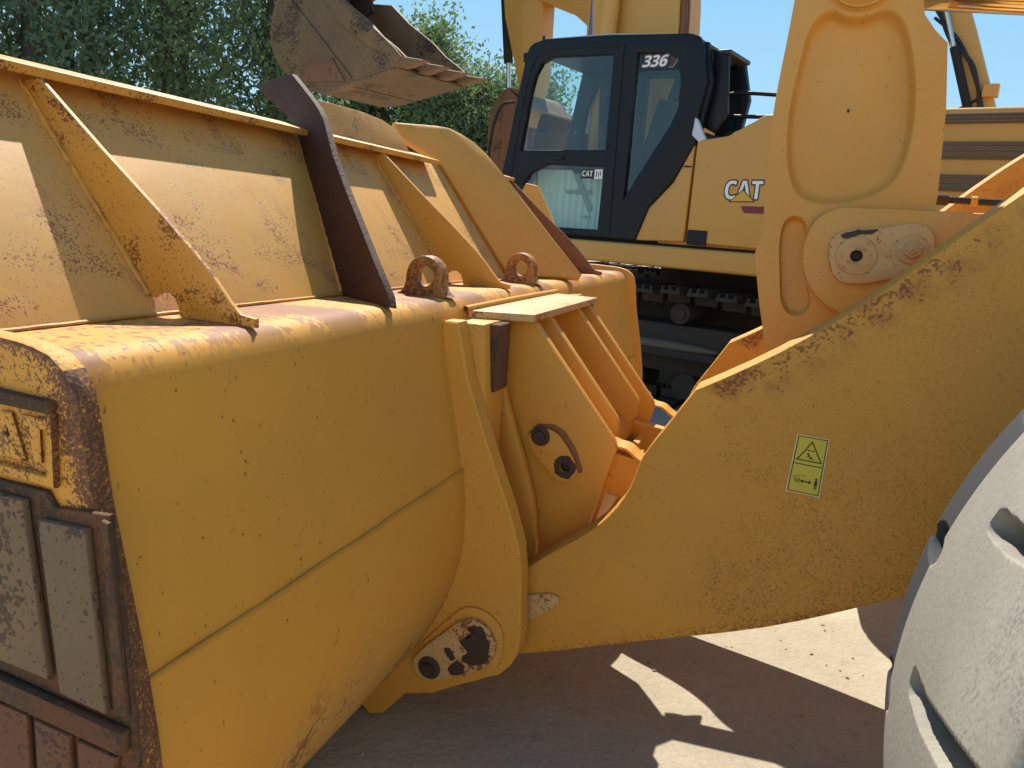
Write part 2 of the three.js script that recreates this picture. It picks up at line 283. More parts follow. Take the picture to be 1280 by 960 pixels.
{
  const g = new THREE.IcosahedronGeometry(1, 1), p = g.attributes.position; for (let i = 0; i < p.count; i++) { const k = 0.75 + 0.5 * vn(p.getX(i) * 3 + 9, p.getY(i) * 3 + p.getZ(i) * 5 + 9, 97, 97, 2); p.setXYZ(i, p.getX(i) * k, p.getY(i) * k * 0.7, p.getZ(i) * k); } g.computeVertexNormals();
  const N = 2600, m = new THREE.InstancedMesh(g, std({ color: 0xffffff, roughness: 0.95 }), N), o = new THREE.Object3D(), c = new THREE.Color();
  for (let i = 0; i < N; i++) { const s = 0.0015 + 0.005 * Math.pow(rnd(), 5); o.position.set(rr(-3, 3), s * 0.35, rr(-6, -0.5)); o.rotation.set(0, rr(0, 6), 0); o.scale.set(s * rr(0.8, 1.5), s, s); o.updateMatrix(); m.setMatrixAt(i, o.matrix); const k = rr(0.5, 1.1); m.setColorAt(i, c.setRGB(0.40 * k, 0.35 * k, 0.26 * k)); }
  m.name = 'gravel'; m.castShadow = m.receiveShadow = true; m.userData = { kind: 'stuff', label: 'loose grit and crumbs scattered over the concrete', category: 'gravel' }; scene.add(m);
}

// ------------------------------------------------------------ added unseen pale wall bouncing warm fill (suggested by stripes in the cab glass)
{
  const w = thing('added_fill_wall', 'added unseen pale corrugated wall bouncing warm fill onto the machines', 'wall', [3.2, 0, 5.6], Math.PI / 6);
  const g = new THREE.BufferGeometry(), pos = [], idx = []; const N = 130; let k = 0;
  for (let i = 0; i < N; i++) for (const [dx, dz] of [[0, 0], [0.10, 0], [0.13, 0.04], [0.17, 0.04]]) { const x = -15 + i * 0.2 + dx; pos.push(x, 0.05, dz, x, 5.2, dz); if (k) idx.push(2 * k - 2, 2 * k, 2 * k - 1, 2 * k, 2 * k + 1, 2 * k - 1); k++; }
  g.setAttribute('position', new THREE.Float32BufferAttribute(pos, 3)); g.setIndex(idx);
  const f = g.toNonIndexed(); f.computeVertexNormals(); mk('cladding', f, std({ color: new THREE.Color(0.60, 0.575, 0.52), roughness: 0.6 }), w);
  for (let x = -14.9; x <= 11; x += 5.15) mk('post', box(x - 0.06, x + 0.06, 0, 5.2, 0.06, 0.18), M.track, w);
  mk('coping', box(-15.1, 11.1, 5.2, 5.28, -0.04, 0.2), M.track, w);
}

// ------------------------------------------------------------ wheel loader
// drawn in its own units (1 unit = 1.1 m, ground at y = 0.3), turned into metres by L()
const LB = [1.0, 0, -2.36];
const L = (g) => g.scale(1.1, 1.1, 1.1).translate(-LB[0], -0.33 - LB[1], -LB[2]);
const font = await new FontLoader().loadAsync('fonts/droid/droid_sans_bold.typeface.json');
const loader = thing('wheel_loader', 'yellow wheel loader with rust-flecked bucket, lift arms and big dusty tyre', 'wheel loader', LB);
const lm = (name, g, m, p) => mk(name, L(g), m, p);
const MID = -2.145;
const back = smooth([[-0.955, 1.4155], [-0.90, 1.416], [-0.85, 1.4165], [-0.80, 1.4168], [-0.777, 1.4145], [-0.759, 1.403], [-0.7495, 1.383], [-0.743, 1.352], [-0.726, 1.255], [-0.703, 1.158], [-0.676, 1.03], [-0.664, 0.95], [-0.661, 0.88], [-0.668, 0.80], [-0.695, 0.70], [-0.74, 0.60], [-0.80, 0.50], [-0.87, 0.41], [-0.95, 0.345], [-1.05, 0.318], [-1.2, 0.312]], 90);
{ // ---- bucket
  const b = part('bucket', loader); b.userData.label = 'rust-flecked yellow loader bucket with ribbed spill guard';
  const Z0 = -0.65, Z1 = -3.64;
  const cut = back.findIndex((p) => p[1] < 1.034 && p[0] > -0.7);
  // upper bent sheet and lower lapped sheet (its edge stands proud along the weld)
  lm('back_plate', sheet(back.slice(0, cut + 1), 0.02, Z0, Z1, -1), M.sheet, b);
  { const lo = back.slice(cut); const g = sheet(lo.map((p, i) => { const a = lo[Math.max(0, i - 1)], c = lo[Math.min(lo.length - 1, i + 1)], l = Math.hypot(c[0] - a[0], c[1] - a[1]); return [p[0] - (c[1] - a[1]) / l * 0.002, p[1] + (c[0] - a[0]) / l * 0.002]; }), 0.028, Z0, Z1, -1);
    let len = 0; for (let i = 1; i <= cut; i++) len += Math.hypot(back[i][0] - back[i - 1][0], back[i][1] - back[i - 1][1]); const uv = g.attributes.uv; for (let i = 0; i < uv.count; i++) uv.setY(i, uv.getY(i) + len);
    lm('wrapper_plate', g, M.sheet, b); }
  lm('weld_bead', tube(Array.from({ length: 40 }, (_, i) => [back[cut][0] + 0.001 + 0.0012 * Math.sin(i * 2.1), back[cut][1] + 0.003 + 0.001 * Math.sin(i * 1.7), Z0 + (Z1 - Z0) * i / 39]), 0.0045, 160, 6), M.weld, b);
  lm('floor_plate', box(-2.05, -1.19, 0.304, 0.33, Z0, Z1), M.plate, b);
  lm('cutting_edge', box(-2.22, -2.04, 0.304, 0.345, Z0 + 0.02, Z1 - 0.02), M.wear, b);
  // spill plate, standing on the shelf, and its flange
  const n = [0.78, 0.627], S0 = [-0.95, 1.418], S1 = [-1.245, 1.788];
  const zz = (P, z) => [P[0], P[1], z];
  lm('spill_plate', plate3([zz([S0[0] - 0.009, S0[1] - 0.007], Z0 - 0.002), zz([S1[0] - 0.009, S1[1] - 0.007], Z0 - 0.002), zz([S1[0] - 0.009, S1[1] - 0.007], -3.205), zz([S0[0] - 0.009, S0[1] - 0.007], -3.205)], 0.02, 0.001), M.plate, b);
  const fl = (za, zb) => plate3([zz([-1.19, 1.786], za), zz([-1.275, 1.806], za), zz([-1.275, 1.806], zb), zz([-1.19, 1.786], zb)], 0.016, 0.003);
  lm('top_flange', fl(Z0, -1.71), M.rib, b); lm('top_flange', fl(-1.76, -2.46), M.rib, b); lm('top_flange', fl(-2.78, -3.21), M.rib, b);
  // arched raised guard above the middle flange
  lm('arched_guard', plate3([[-1.252, 1.795, -1.76], [-1.268, 1.885, -1.80], [-1.268, 1.890, -1.92], [-1.268, 1.892, -2.07], [-1.267, 1.886, -2.187], [-1.264, 1.872, -2.259], [-1.258, 1.842, -2.314], [-1.252, 1.795, -2.360]], 0.016), M.plate, b);
  // triangular ribs with a mouse hole over the shelf
  const ribEdge = [[-1.232, 1.773], [-1.193, 1.779], [-1.065, 1.672], [-0.953, 1.582], [-0.878, 1.518], [-0.846, 1.487], [-0.815, 1.452], [-0.795, 1.434], [-0.766, 1.430], [-0.766, 1.4155]];
  const ribPts = [...ribEdge, [-0.914, 1.4168], [-0.916, 1.432], [-0.923, 1.446], [-0.936, 1.454], [-0.952, 1.452], [-0.963, 1.444], [-0.9705, 1.4440]];
  for (const [z, m, t] of [[-0.968, M.rib, 0.010], [-2.085, M.clean, 0.011], [-3.195, M.brown, 0.012]]) { const o = lm('rib', plate(ribPts, z, t, { bev: 0.003 }), m, b); if (m === M.brown) o.userData.label = 'dark rust-brown triangular rib'; }
  const rough = (a, b, r, n) => tube(Array.from({ length: n }, (_, i) => { const t = i / (n - 1), w = 0.12 * r * Math.sin(i * 2.7); return [a[0] + (b[0] - a[0]) * t + w, a[1] + (b[1] - a[1]) * t + w, a[2] + (b[2] - a[2]) * t + w]; }), r, n * 3, 6);
  for (const z of [-0.966, -2.083]) lm('weld_bead', rough([-0.972, 1.447, z], [-1.232, 1.772, z], 0.0055, 30), M.rib, b);
  lm('weld_bead', rough([-0.953, 1.421, -1.502], [-1.245, 1.788, -1.749], 0.007, 34), M.rib, b);
  lm('weld_bead', rough([-0.949, 1.419, -0.66], [-0.949, 1.419, -3.2], 0.003, 80), M.rib, b);
  // slanting dark plate and splayed yellow plate either side of the middle
  const dk = lm('guard_plate', plate3([[-0.752, 1.4165, -1.378], [-0.763, 1.440, -1.388], [-0.827, 1.501, -1.438], [-0.894, 1.569, -1.491], [-0.970, 1.645, -1.550], [-1.048, 1.727, -1.611], [-1.111, 1.814, -1.664], [-1.140, 1.839, -1.686], [-1.174, 1.863, -1.712], [-1.248, 1.908, -1.766], [-1.312, 1.946, -1.812], [-1.428, 1.948, -1.889], [-1.555, 1.945, -1.973], [-1.516, 1.923, -1.944], [-1.414, 1.879, -1.871], [-1.341, 1.848, -1.819], [-1.267, 1.815, -1.767], [-1.101, 1.604, -1.631], [-0.952, 1.4165, -1.508]], 0.018), M.dark, b); dk.userData.label = 'dark bare-steel guard plate rising above the flange';
  lm('guard_plate', plate3([[-0.738, 1.4175, -2.733], [-0.736, 1.432, -2.748], [-0.852, 1.553, -2.736], [-0.951, 1.659, -2.728], [-1.050, 1.765, -2.720], [-1.122, 1.838, -2.711], [-1.170, 1.877, -2.699], [-1.217, 1.904, -2.678], [-1.256, 1.920, -2.657], [-1.292, 1.923, -2.629], [-1.347, 1.921, -2.581], [-1.413, 1.917, -2.523], [-1.375, 1.863, -2.517], [-1.247, 1.791, -2.573], [-1.101, 1.604, -2.564], [-0.950, 1.4165, -2.556]], 0.034, 0.012), M.clean, b);
  // lifting eyes
  for (const z of [-1.67, -2.352]) {
    const o = smooth([[-0.907, 1.417], [-0.892, 1.426], [-0.884, 1.445], [-0.882, 1.468], [-0.868, 1.498], [-0.834, 1.512], [-0.80, 1.498], [-0.786, 1.468], [-0.786, 1.445], [-0.779, 1.428], [-0.762, 1.417]], 40);
    lm('lifting_eye', plate(o, z, 0.042, { holes: [circ(-0.834, 1.463, 0.025)], bev: 0.004 }), M.eye, b);
  }
  // side plates with rim a little proud of the sheet
  const rim = smooth([[-1.0, 1.436], [-0.886, 1.434], [-0.81, 1.430], [-0.768, 1.42], [-0.744, 1.401], [-0.735, 1.386], [-0.727, 1.35], [-0.713, 1.255], [-0.692, 1.158], [-0.665, 1.028], [-0.650, 0.93], [-0.648, 0.87], [-0.655, 0.79], [-0.683, 0.69], [-0.73, 0.59], [-0.79, 0.49], [-0.86, 0.40], [-0.945, 0.33], [-1.05, 0.304]], 60);
  const sideOut = [...rim, [-2.1, 0.304], [-2.15, 0.36], [-1.85, 0.95], [-1.5, 1.40], [-1.34, 1.70], [-1.29, 1.80], [-1.23, 1.79], [-1.05, 1.47]];
  const sp = lm('side_plate', plate(sideOut, -0.618, 0.031, { bev: 0.004 }), M.side, b); sp.userData.label = 'scraped and rusty side plate with wear bars';
  const rim2 = rim.map(([x, y]) => [x + 0.02, y + 0.004]);
  lm('side_plate', plate([...rim2, [-2.1, 0.304], [-2.15, 0.36], [-1.85, 0.95], [-1.5, 1.40], [-1.34, 1.70], [-1.29, 1.80], [-1.23, 1.79], [-1.05, 1.47]], Z1 - 0.001, 0.028), M.clean, b);
  // cast corner piece: dark strip painting the slot's shadow, framed embossed letters, bar
  const zs = -0.6185;
  lm('frame_and_shadow_bar', plate([[-0.955, 1.378], [-0.762, 1.371], [-0.757, 1.364], [-0.760, 1.355], [-0.955, 1.358]], zs + 0.014, 0.0135), M.wearDark, b);
  lm('frame_and_shadow_bar', plate([[-0.955, 1.286], [-0.770, 1.281], [-0.764, 1.356], [-0.757, 1.356], [-0.758, 1.268], [-0.955, 1.274]], zs + 0.012, 0.0115), M.side, b);
  { const tg = new TextGeometry('CAT', { font, size: 0.05, depth: 0.003, curveSegments: 5, bevelEnabled: true, bevelThickness: 0.0015, bevelSize: 0.002, bevelSegments: 1 }); tg.computeBoundingBox(); const w = tg.boundingBox.max.x; tg.scale(0.135 / w, 1, 1); tg.translate(-0.905, 1.295, zs + 0.002); lm('embossed_letters', boxUV(clean(tg)), M.side, b);
    lm('embossed_triangle', plate([[-0.872, 1.293], [-0.808, 1.291], [-0.840, 1.324]], zs + 0.008, 0.007), M.side, b); }
  lm('wear_block', plate([[-1.2, 1.262], [-0.775, 1.262], [-0.762, 1.245], [-0.678, 1.252], [-0.652, 1.0], [-0.65, 0.95], [-0.662, 0.80], [-0.70, 0.70], [-1.2, 0.70]], zs + 0.010, 0.0095), M.wearDark, b);
  const bars = [[[-0.970, 1.252], [-0.895, 1.252], [-0.875, 1.028], [-0.950, 1.032]], [[-0.878, 1.250], [-0.797, 1.250], [-0.772, 1.027], [-0.858, 1.031]], [[-0.775, 1.231], [-0.702, 1.234], [-0.683, 1.008], [-0.755, 1.014]]];
  for (const q of bars) lm('wear_bar', plate(q, zs + 0.022, 0.0115, { bev: 0.004 }), M.wear, b);
  lm('wear_rail', plate([[-0.682, 1.248], [-0.672, 1.246], [-0.654, 1.010], [-0.674, 1.008]], zs + 0.018, 0.0075), M.wearDark, b);
  lm('cross_rail', plate([[-1.1, 1.024], [-0.90, 1.012], [-0.655, 0.994], [-0.658, 0.962], [-0.89, 0.980], [-1.1, 0.990]], zs + 0.026, 0.0155, { bev: 0.005 }), M.wearDark, b);
  for (const q of [[[-0.965, 0.974], [-0.895, 0.970], [-0.895, 0.74], [-0.965, 0.74]], [[-0.884, 0.969], [-0.815, 0.965], [-0.815, 0.74], [-0.884, 0.74]], [[-0.803, 0.963], [-0.745, 0.959], [-0.742, 0.74], [-0.803, 0.74]], [[-0.733, 0.957], [-0.672, 0.953], [-0.686, 0.76], [-0.730, 0.74]]]) lm('wear_bar', plate(q, zs + 0.020, 0.0095, { bev: 0.004 }), M.wearRed, b);
  // lower hinge lugs
  const onBack = back.filter((p) => p[1] < 1.36 && p[1] > 0.34 && p[0] > -0.95).map((p) => [p[0] - 0.006, p[1]]).reverse();
  const lug = [[-0.742, 1.372], [-0.706, 1.372], [-0.676, 1.247], [-0.613, 1.089], [-0.549, 0.944], [-0.519, 0.860], [-0.510, 0.80], [-0.499, 0.64], [-0.503, 0.595], [-0.518, 0.556], [-0.545, 0.522], [-0.594, 0.497], [-0.721, 0.420], [-0.80, 0.394], [-0.86, 0.32], [-0.90, 0.306], [-0.94, 0.34], ...onBack];
  const lug2 = [[-0.742, 1.366], [-0.700, 1.366], [-0.655, 1.16], [-0.60, 1.02], [-0.560, 0.90], [-0.54, 0.78], [-0.55, 0.60], [-0.65, 0.50], [-0.80, 0.40], [-0.90, 0.36], ...onBack];
  for (const s of [0, 1]) {
    const z = (zn, t) => s ? 2 * MID - zn + t : zn;
    lm('hinge_plate', plate(lug, z(-1.6, 0.055), 0.055, { bev: 0.004, seg: 1, crease: 0.35 }), M.clean, b);
    lm('hinge_plate', plate([[-0.742, 1.366], [-0.664, 1.366], [-0.650, 1.2], [-0.65, 0.96], [-0.69, 0.9], ...onBack.filter((p) => p[1] > 0.86)], z(-1.655, 0.12), 0.12, { bev: 0.004 }), M.clean, b);
    lm('wear_pad', box(-0.664, -0.640, 1.20, 1.364, z(-1.69, 0.085), z(-1.69, 0.085) - 0.085, 0.004), M.wearDark, b);
    lm('hinge_plate', plate(lug2, z(-1.81, 0.03), 0.03), M.clean, b);
  }
  // lower pin retainer, paint worn to dark steel
  const zr = -1.6;
  lm('pin_boss', plate(loop([[-0.538, 0.60], [-0.546, 0.648], [-0.585, 0.682], [-0.640, 0.682], [-0.70, 0.622], [-0.778, 0.510], [-0.762, 0.460], [-0.70, 0.458], [-0.590, 0.502], [-0.552, 0.545]], 60), zr + 0.008, 0.0075, { bev: 0.003 }), M.clean, b);
  lm('pin_retainer', plate(loop([[-0.770, 0.506], [-0.687, 0.612], [-0.630, 0.660], [-0.583, 0.655], [-0.553, 0.610], [-0.562, 0.565], [-0.60, 0.525], [-0.745, 0.468]], 50), zr + 0.022, 0.0135, { bev: 0.004, holes: [circ(-0.612, 0.60, 0.022, 16)] }), M.flake, b);
  for (const [p, sd] of [[[[-0.632, 0.645], [-0.60, 0.650], [-0.566, 0.618], [-0.566, 0.580], [-0.585, 0.552], [-0.62, 0.540], [-0.636, 0.56], [-0.622, 0.575], [-0.645, 0.60], [-0.615, 0.625]], 3], [[[-0.65, 0.545], [-0.628, 0.535], [-0.63, 0.515], [-0.665, 0.502], [-0.672, 0.52]], 9], [[[-0.685, 0.568], [-0.672, 0.575], [-0.655, 0.555], [-0.66, 0.54], [-0.675, 0.55]], 12]]) lm('worn_patch', plate(ragged(p, 44, 0.22, sd), zr + 0.0238, 0.0017, { bev: 0 }), M.bare, b);
  lm('hinge_pin', disc(-0.612, 0.60, zr + 0.006, [[0, 0.002], [0.022, 0.002], [0.023, 0]], 20), M.black, b);
  lm('bolt', merge([disc(-0.722, 0.506, zr + 0.022, [[0.001, 0.006], [0.027, 0.006], [0.030, 0.002], [0.030, 0]]), hex(-0.722, 0.506, zr + 0.027, 0.017, 0.012)]), M.bare, b);
  // tilt bracket: four plates under a cover
  const tp = [[-0.74, 1.364], [-0.609, 1.364], [-0.372, 1.082], [-0.365, 1.06], [-0.372, 1.03], [-0.385, 0.98], [-0.425, 0.81], [-0.505, 0.725], [-0.60, 0.690], [-0.69, 0.680], ...onBack.filter((p) => p[1] > 0.70)];
  const tp2 = [[-0.74, 1.364], [-0.609, 1.364], [-0.400, 1.113], [-0.390, 1.085], [-0.395, 1.055], [-0.42, 1.03], [-0.46, 0.96], [-0.60, 0.80], [-0.69, 0.76], ...onBack.filter((p) => p[1] > 0.78)];
  for (const [z, p] of [[-1.855, tp], [-1.985, tp2], [-2.27, tp2], [-2.405, tp]]) lm('bracket_plate', plate(p, z, 0.03, { bev: 0.003 }), M.clean, b);
  lm('bracket_cover', plate3([[-0.742, 1.3755, -1.74], [-0.590, 1.3755, -1.80], [-0.595, 1.3755, -2.46], [-0.742, 1.3755, -2.46]], 0.02), M.flake, b);
  lm('weld_bead', tube([[-0.742, 1.390, -1.72], [-0.744, 1.391, -2.1], [-0.742, 1.390, -2.48]], 0.008, 60, 6), M.weld, b);
  lm('bracket_floor', plate3([[-0.425, 0.81, -1.887], [-0.385, 0.98, -1.887], [-0.385, 0.98, -2.40], [-0.425, 0.81, -2.40]], 0.02), M.clean, b);
  const zt = -1.855;
  lm('worn_patch', plate(ragged([[-0.598, 1.066], [-0.580, 1.092], [-0.542, 1.101], [-0.506, 1.092], [-0.455, 1.020], [-0.447, 0.985], [-0.465, 0.985], [-0.475, 1.02], [-0.518, 1.078], [-0.545, 1.084], [-0.575, 1.078]], 80, 0.06, 5), zt + 0.002, 0.0015, { bev: 0 }), M.brown, b);
  lm('pin_retainer', plate(loop([[-0.594, 1.066], [-0.573, 1.085], [-0.545, 1.090], [-0.515, 1.080], [-0.465, 1.015], [-0.456, 0.985], [-0.473, 0.964], [-0.501, 0.954], [-0.545, 0.990], [-0.590, 1.038]], 50), zt + 0.018, 0.0115, { bev: 0.004, holes: [circ(-0.489, 0.998, 0.014, 16)] }), M.clean, b);
  lm('worn_patch', plate(ragged(circ(-0.489, 0.998, 0.030, 12), 40, 0.16, 15), zt + 0.0193, 0.0013, { bev: 0, holes: [circ(-0.489, 0.998, 0.014, 16)] }), M.bare, b);
  lm('hinge_pin', disc(-0.489, 0.998, zt + 0.006, [[0, 0.002], [0.0145, 0.002], [0.015, 0]]), M.black, b);
  lm('bolt', merge([disc(-0.561, 1.069, zt + 0.018, [[0.001, 0.005], [0.024, 0.005], [0.026, 0]]), hex(-0.561, 1.069, zt + 0.022, 0.016, 0.012)]), M.bare, b);
  // wavy seal guards over the tilt pin
  for (const z of [-1.89, -2.44]) {
    const w = smooth([[-0.405, 1.075], [-0.372, 1.062], [-0.345, 1.058], [-0.318, 1.040], [-0.295, 1.028]], 16);
    lm('seal_guard', sheet(w, 0.006, z, z - 0.07, -1), M.clean, b);
    lm('bolt', hex(-0.395, 1.088, z - 0.02, 0.012, 0.02), M.chrome, b);
  }
  lm('reflector', box(-0.722, -0.716, 1.10, 1.17, -3.36, -3.30, 0.002), std({ color: new THREE.Color(0.7, 0.62, 0.5), roughness: 0.4 }), b);
}
const armPts = [...smooth([[-0.56, 0.74], [-0.463, 0.828], [-0.388, 0.889], [-0.327, 0.958], [-0.290, 1.030], [-0.272, 1.10], [-0.222, 1.188], [-0.173, 1.273]], 24), ...smooth([[-0.173, 1.273], [-0.091, 1.324], [-0.016, 1.374], [0.129, 1.488], [0.259, 1.613], [0.373, 1.724], [0.553, 1.890], [0.9, 2.13], [1.4, 2.36], [2.0, 2.45]], 40).slice(1), [2.12, 2.42], [2.16, 2.3], [2.12, 2.18], [2.0, 2.12], ...smooth([[1.7, 2.02], [1.2, 1.72], [0.8, 1.30], [0.50, 1.01], [0.275, 0.879], [0.049, 0.759], [-0.228, 0.649], [-0.519, 0.535], [-0.60, 0.510]], 40), [-0.68, 0.53], [-0.715, 0.60], [-0.69, 0.68], [-0.63, 0.715]];
for (const [z, near] of [[-1.69, true], [-2.56, false]]) {
  const a = lm('lift_arm', plate(armPts, z, 0.11, { bev: 0.008, seg: 2, crease: 0.5 }), M.arm, loader);
  if (near) {
    const t = canvasTex(256, 512, (c, w, h) => {
      c.fillStyle = '#d8cf9a'; c.fillRect(0, 0, w, h); c.fillStyle = '#cfc040'; c.fillRect(10, 10, w - 20, h - 20); c.strokeStyle = '#1c1508'; c.lineWidth = 8; c.strokeRect(14, 14, w - 28, h - 28);
      c.beginPath(); c.moveTo(14, 252); c.lineTo(w - 14, 252); c.stroke();
      c.lineWidth = 10; c.beginPath(); c.moveTo(128, 48); c.lineTo(222, 216); c.lineTo(34, 216); c.closePath(); c.stroke();
      c.fillStyle = '#1c1508'; c.fillRect(98, 120, 26, 11); c.fillRect(132, 120, 26, 11);
      c.beginPath(); c.arc(110, 156, 9, 0, 7); c.fill(); c.lineWidth = 9; c.beginPath(); c.moveTo(112, 160); c.lineTo(134, 182); c.lineTo(158, 196); c.moveTo(122, 168); c.lineTo(104, 182); c.moveTo(134, 182); c.lineTo(130, 200); c.stroke();
      c.lineWidth = 12; c.beginPath(); c.moveTo(96, 398); c.lineTo(172, 398); c.stroke(); for (const s of [1, -1]) { const x = s > 0 ? 178 : 90; c.beginPath(); c.moveTo(x, 398); c.lineTo(x - s * 24, 380); c.lineTo(x - s * 24, 416); c.closePath(); c.fill(); }
      c.beginPath(); c.arc(208, 362, 10, 0, 7); c.fill(); c.fillRect(196, 374, 24, 44); c.fillRect(200, 416, 7, 34); c.fillRect(211, 416, 7, 34);
      c.lineWidth = 4; for (let i = 0; i < 6; i++) { c.beginPath(); c.moveTo(40 + i * 9, 372 + (i % 2) * 8); c.lineTo(62 + i * 6, 424 - (i % 3) * 10); c.stroke(); }
      c.beginPath(); c.moveTo(30, 372); c.lineTo(84, 350); c.lineTo(126, 352); c.stroke();
    });
    lm('warning_decal', quad([0.049, 1.210, z + 0.002], [0.113, 1.208, z + 0.002], [0.111, 1.079, z + 0.002], [0.042, 1.082, z + 0.002]), std({ map: t, roughness: 0.45 }), a);
    lm('weld_scar', plate(loop([[-0.535, 0.690], [-0.48, 0.716], [-0.45, 0.722], [-0.430, 0.712], [-0.452, 0.680], [-0.505, 0.640], [-0.53, 0.635]], 30), z + 0.008, 0.0075, { bev: 0.003 }), M.flake, a);
  }
}
{ // ---- tilt lever (bellcrank) with sunken pockets
  const out = [...smooth([[0.03, 2.36], [-0.04, 2.32], [-0.085, 2.25], [-0.089, 2.175], [-0.094, 2.081], [-0.102, 1.961], [-0.104, 1.841], [-0.098, 1.72], [-0.092, 1.62]], 18), [-0.103, 1.574], [-0.096, 1.534], [-0.078, 1.453], [-0.061, 1.388], [-0.035, 1.28], [0.01, 1.08], [0.03, 0.95], [0.06, 0.87], [0.13, 0.84], [0.20, 0.87], [0.24, 0.98], [0.28, 1.3], [0.282, 1.735], [0.268, 1.925], [0.248, 2.064], [0.219, 2.091], [0.192, 2.125], [0.182, 2.168], [0.18, 2.25], [0.14, 2.32], [0.09, 2.355]];
  const pocket = loop([[-0.048, 2.103], [-0.060, 2.030], [-0.069, 1.937], [-0.066, 1.843], [-0.051, 1.766], [-0.026, 1.719], [0.015, 1.698], [0.079, 1.699], [0.140, 1.718], [0.180, 1.748], [0.200, 1.787], [0.209, 1.870], [0.202, 1.959], [0.181, 2.047], [0.158, 2.105], [0.130, 2.135], [0.102, 2.140], [0.081, 2.130], [0.056, 2.125], [0.026, 2.128], [0.001, 2.141], [-0.024, 2.135]], 90);
  const slot = loop([[-0.029, 1.669], [-0.003, 1.665], [0.012, 1.633], [0.016, 1.553], [0.037, 1.485], [0.045, 1.455], [0.030, 1.429], [0.003, 1.424], [-0.022, 1.448], [-0.037, 1.518], [-0.049, 1.608], [-0.045, 1.652]], 60);
  const zf = -2.05, g1 = plate(out, zf, 0.05, { holes: [pocket, slot], bev: 0, crease: 0.5 }), g2 = plate(out, zf - 0.05, 0.14, { bev: 0.006 });
  const t = lm('tilt_lever', merge([g1, g2, dish(pocket, zf, 0.034), dish(slot, zf, 0.028)]), M.bell, loader);
  lm('boss', disc(0.052, 2.213, zf, [[0.001, 0.03], [0.058, 0.03], [0.066, 0.026], [0.072, 0.012], [0.082, 0.0]], 40), M.bell, t);
  // ear of the cross tube carrying the pivot pin
  const ear = [[0.62, 1.72], [0.368, 1.697], [0.20, 1.697], ...smooth([[0.077, 1.694], [0.035, 1.671], [0.014, 1.632], [0.009, 1.574], [0.026, 1.517], [0.064, 1.472], [0.117, 1.443]], 16), [0.125, 1.40], [0.2, 1.30], [0.62, 1.30]];
  const c = lm('cross_tube', merge([plate(ear, -2.0, 0.045, { bev: 0.006 }), plate(ear, 2 * MID + 2.0 + 0.045, 0.045, { bev: 0.006 }), rod([0.48, 1.46, -1.795], [0.48, 1.46, -2.565], 0.14, 40)].map((g) => boxUV(g))), M.bell, loader);
  lm('pin_retainer', plate(loop([[0.068, 1.620], [0.100, 1.642], [0.17, 1.652], [0.239, 1.666], [0.270, 1.654], [0.285, 1.614], [0.264, 1.559], [0.20, 1.535], [0.144, 1.520], [0.094, 1.525], [0.068, 1.570]], 60), -1.976, 0.0235, { bev: 0.005, holes: [circ(0.126, 1.584, 0.0135, 16)] }), M.flake, c);
  for (const [p, sd] of [[[[0.088, 1.628], [0.11, 1.640], [0.145, 1.645], [0.17, 1.648], [0.155, 1.636], [0.125, 1.632], [0.105, 1.622]], 21], [[[0.086, 1.61], [0.10, 1.618], [0.108, 1.608], [0.095, 1.598]], 24]]) lm('worn_patch', plate(ragged(p, 40, 0.3, sd), -1.9745, 0.0013, { bev: 0 }), M.bare, c);
  lm('pin_collar', disc(0.126, 1.584, -1.976, [[0.014, 0.004], [0.042, 0.004], [0.046, 0.0]], 32), M.flake, c);
  lm('hinge_pin', disc(0.126, 1.584, -2.0, [[0, 0.002], [0.014, 0.002], [0.015, 0]]), M.black, c);
  lm('bolt', merge([disc(0.240, 1.607, -1.976, [[0.001, 0.006], [0.030, 0.006], [0.033, 0.003], [0.034, 0]]), disc(0.240, 1.607, -1.97, [[0.001, 0.012], [0.019, 0.012], [0.021, 0.010], [0.021, 0]], 6), disc(0.240, 1.607, -1.958, [[0.001, 0.004], [0.011, 0.004], [0.012, 0]])]), M.flake, c);
  // tilt link from the lever's foot to the bucket bracket
  const k = lm('tilt_link', merge([bar([0.13, 0.91, -1.93], [-0.489, 0.998, -1.93], 0.06, 0.115), bar([0.13, 0.91, -2.375], [-0.489, 0.985, -2.375], 0.04, 0.085), boxUV(rod([0.13, 0.91, -1.90], [0.13, 0.91, -2.39], 0.06, 28)), boxUV(rod([-0.489, 0.998, -1.90], [-0.489, 0.998, -2.395], 0.075, 28))]), M.clean, loader);
  lm('hinge_pin', rod([-0.489, 0.998, -1.86], [-0.489, 0.998, -2.43], 0.05, 24), M.bare, k);
  // tilt cylinder: bright rod running back from the lever's top
  const cy = part('tilt_cylinder', loader);
  lm('rod', rod([0.14, 2.205, -2.145], [1.1, 2.135, -2.145], 0.042, 32), M.chrome, cy);
  lm('rod_eye', boxUV(rod([0.052, 2.213, -2.03], [0.052, 2.213, -2.26], 0.075, 28)), M.clean, cy);
  lm('barrel', boxUV(rod([1.1, 2.135, -2.145], [2.0, 2.07, -2.145], 0.085, 32)), M.clean, cy);
  const h = lm('grease_hose', rod([0.335, 1.742, -2.33], [0.75, 1.738, -2.33], 0.009, 10), M.hose, loader);
  lm('fitting', merge([rod([0.30, 1.742, -2.33], [0.345, 1.742, -2.33], 0.016, 6), rod([0.29, 1.72, -2.33], [0.30, 1.762, -2.33], 0.011, 8)]), M.bare, h);
  lm('clip', rod([0.398, 1.742, -2.33], [0.414, 1.742, -2.33], 0.0125, 12), M.clean, h);
}
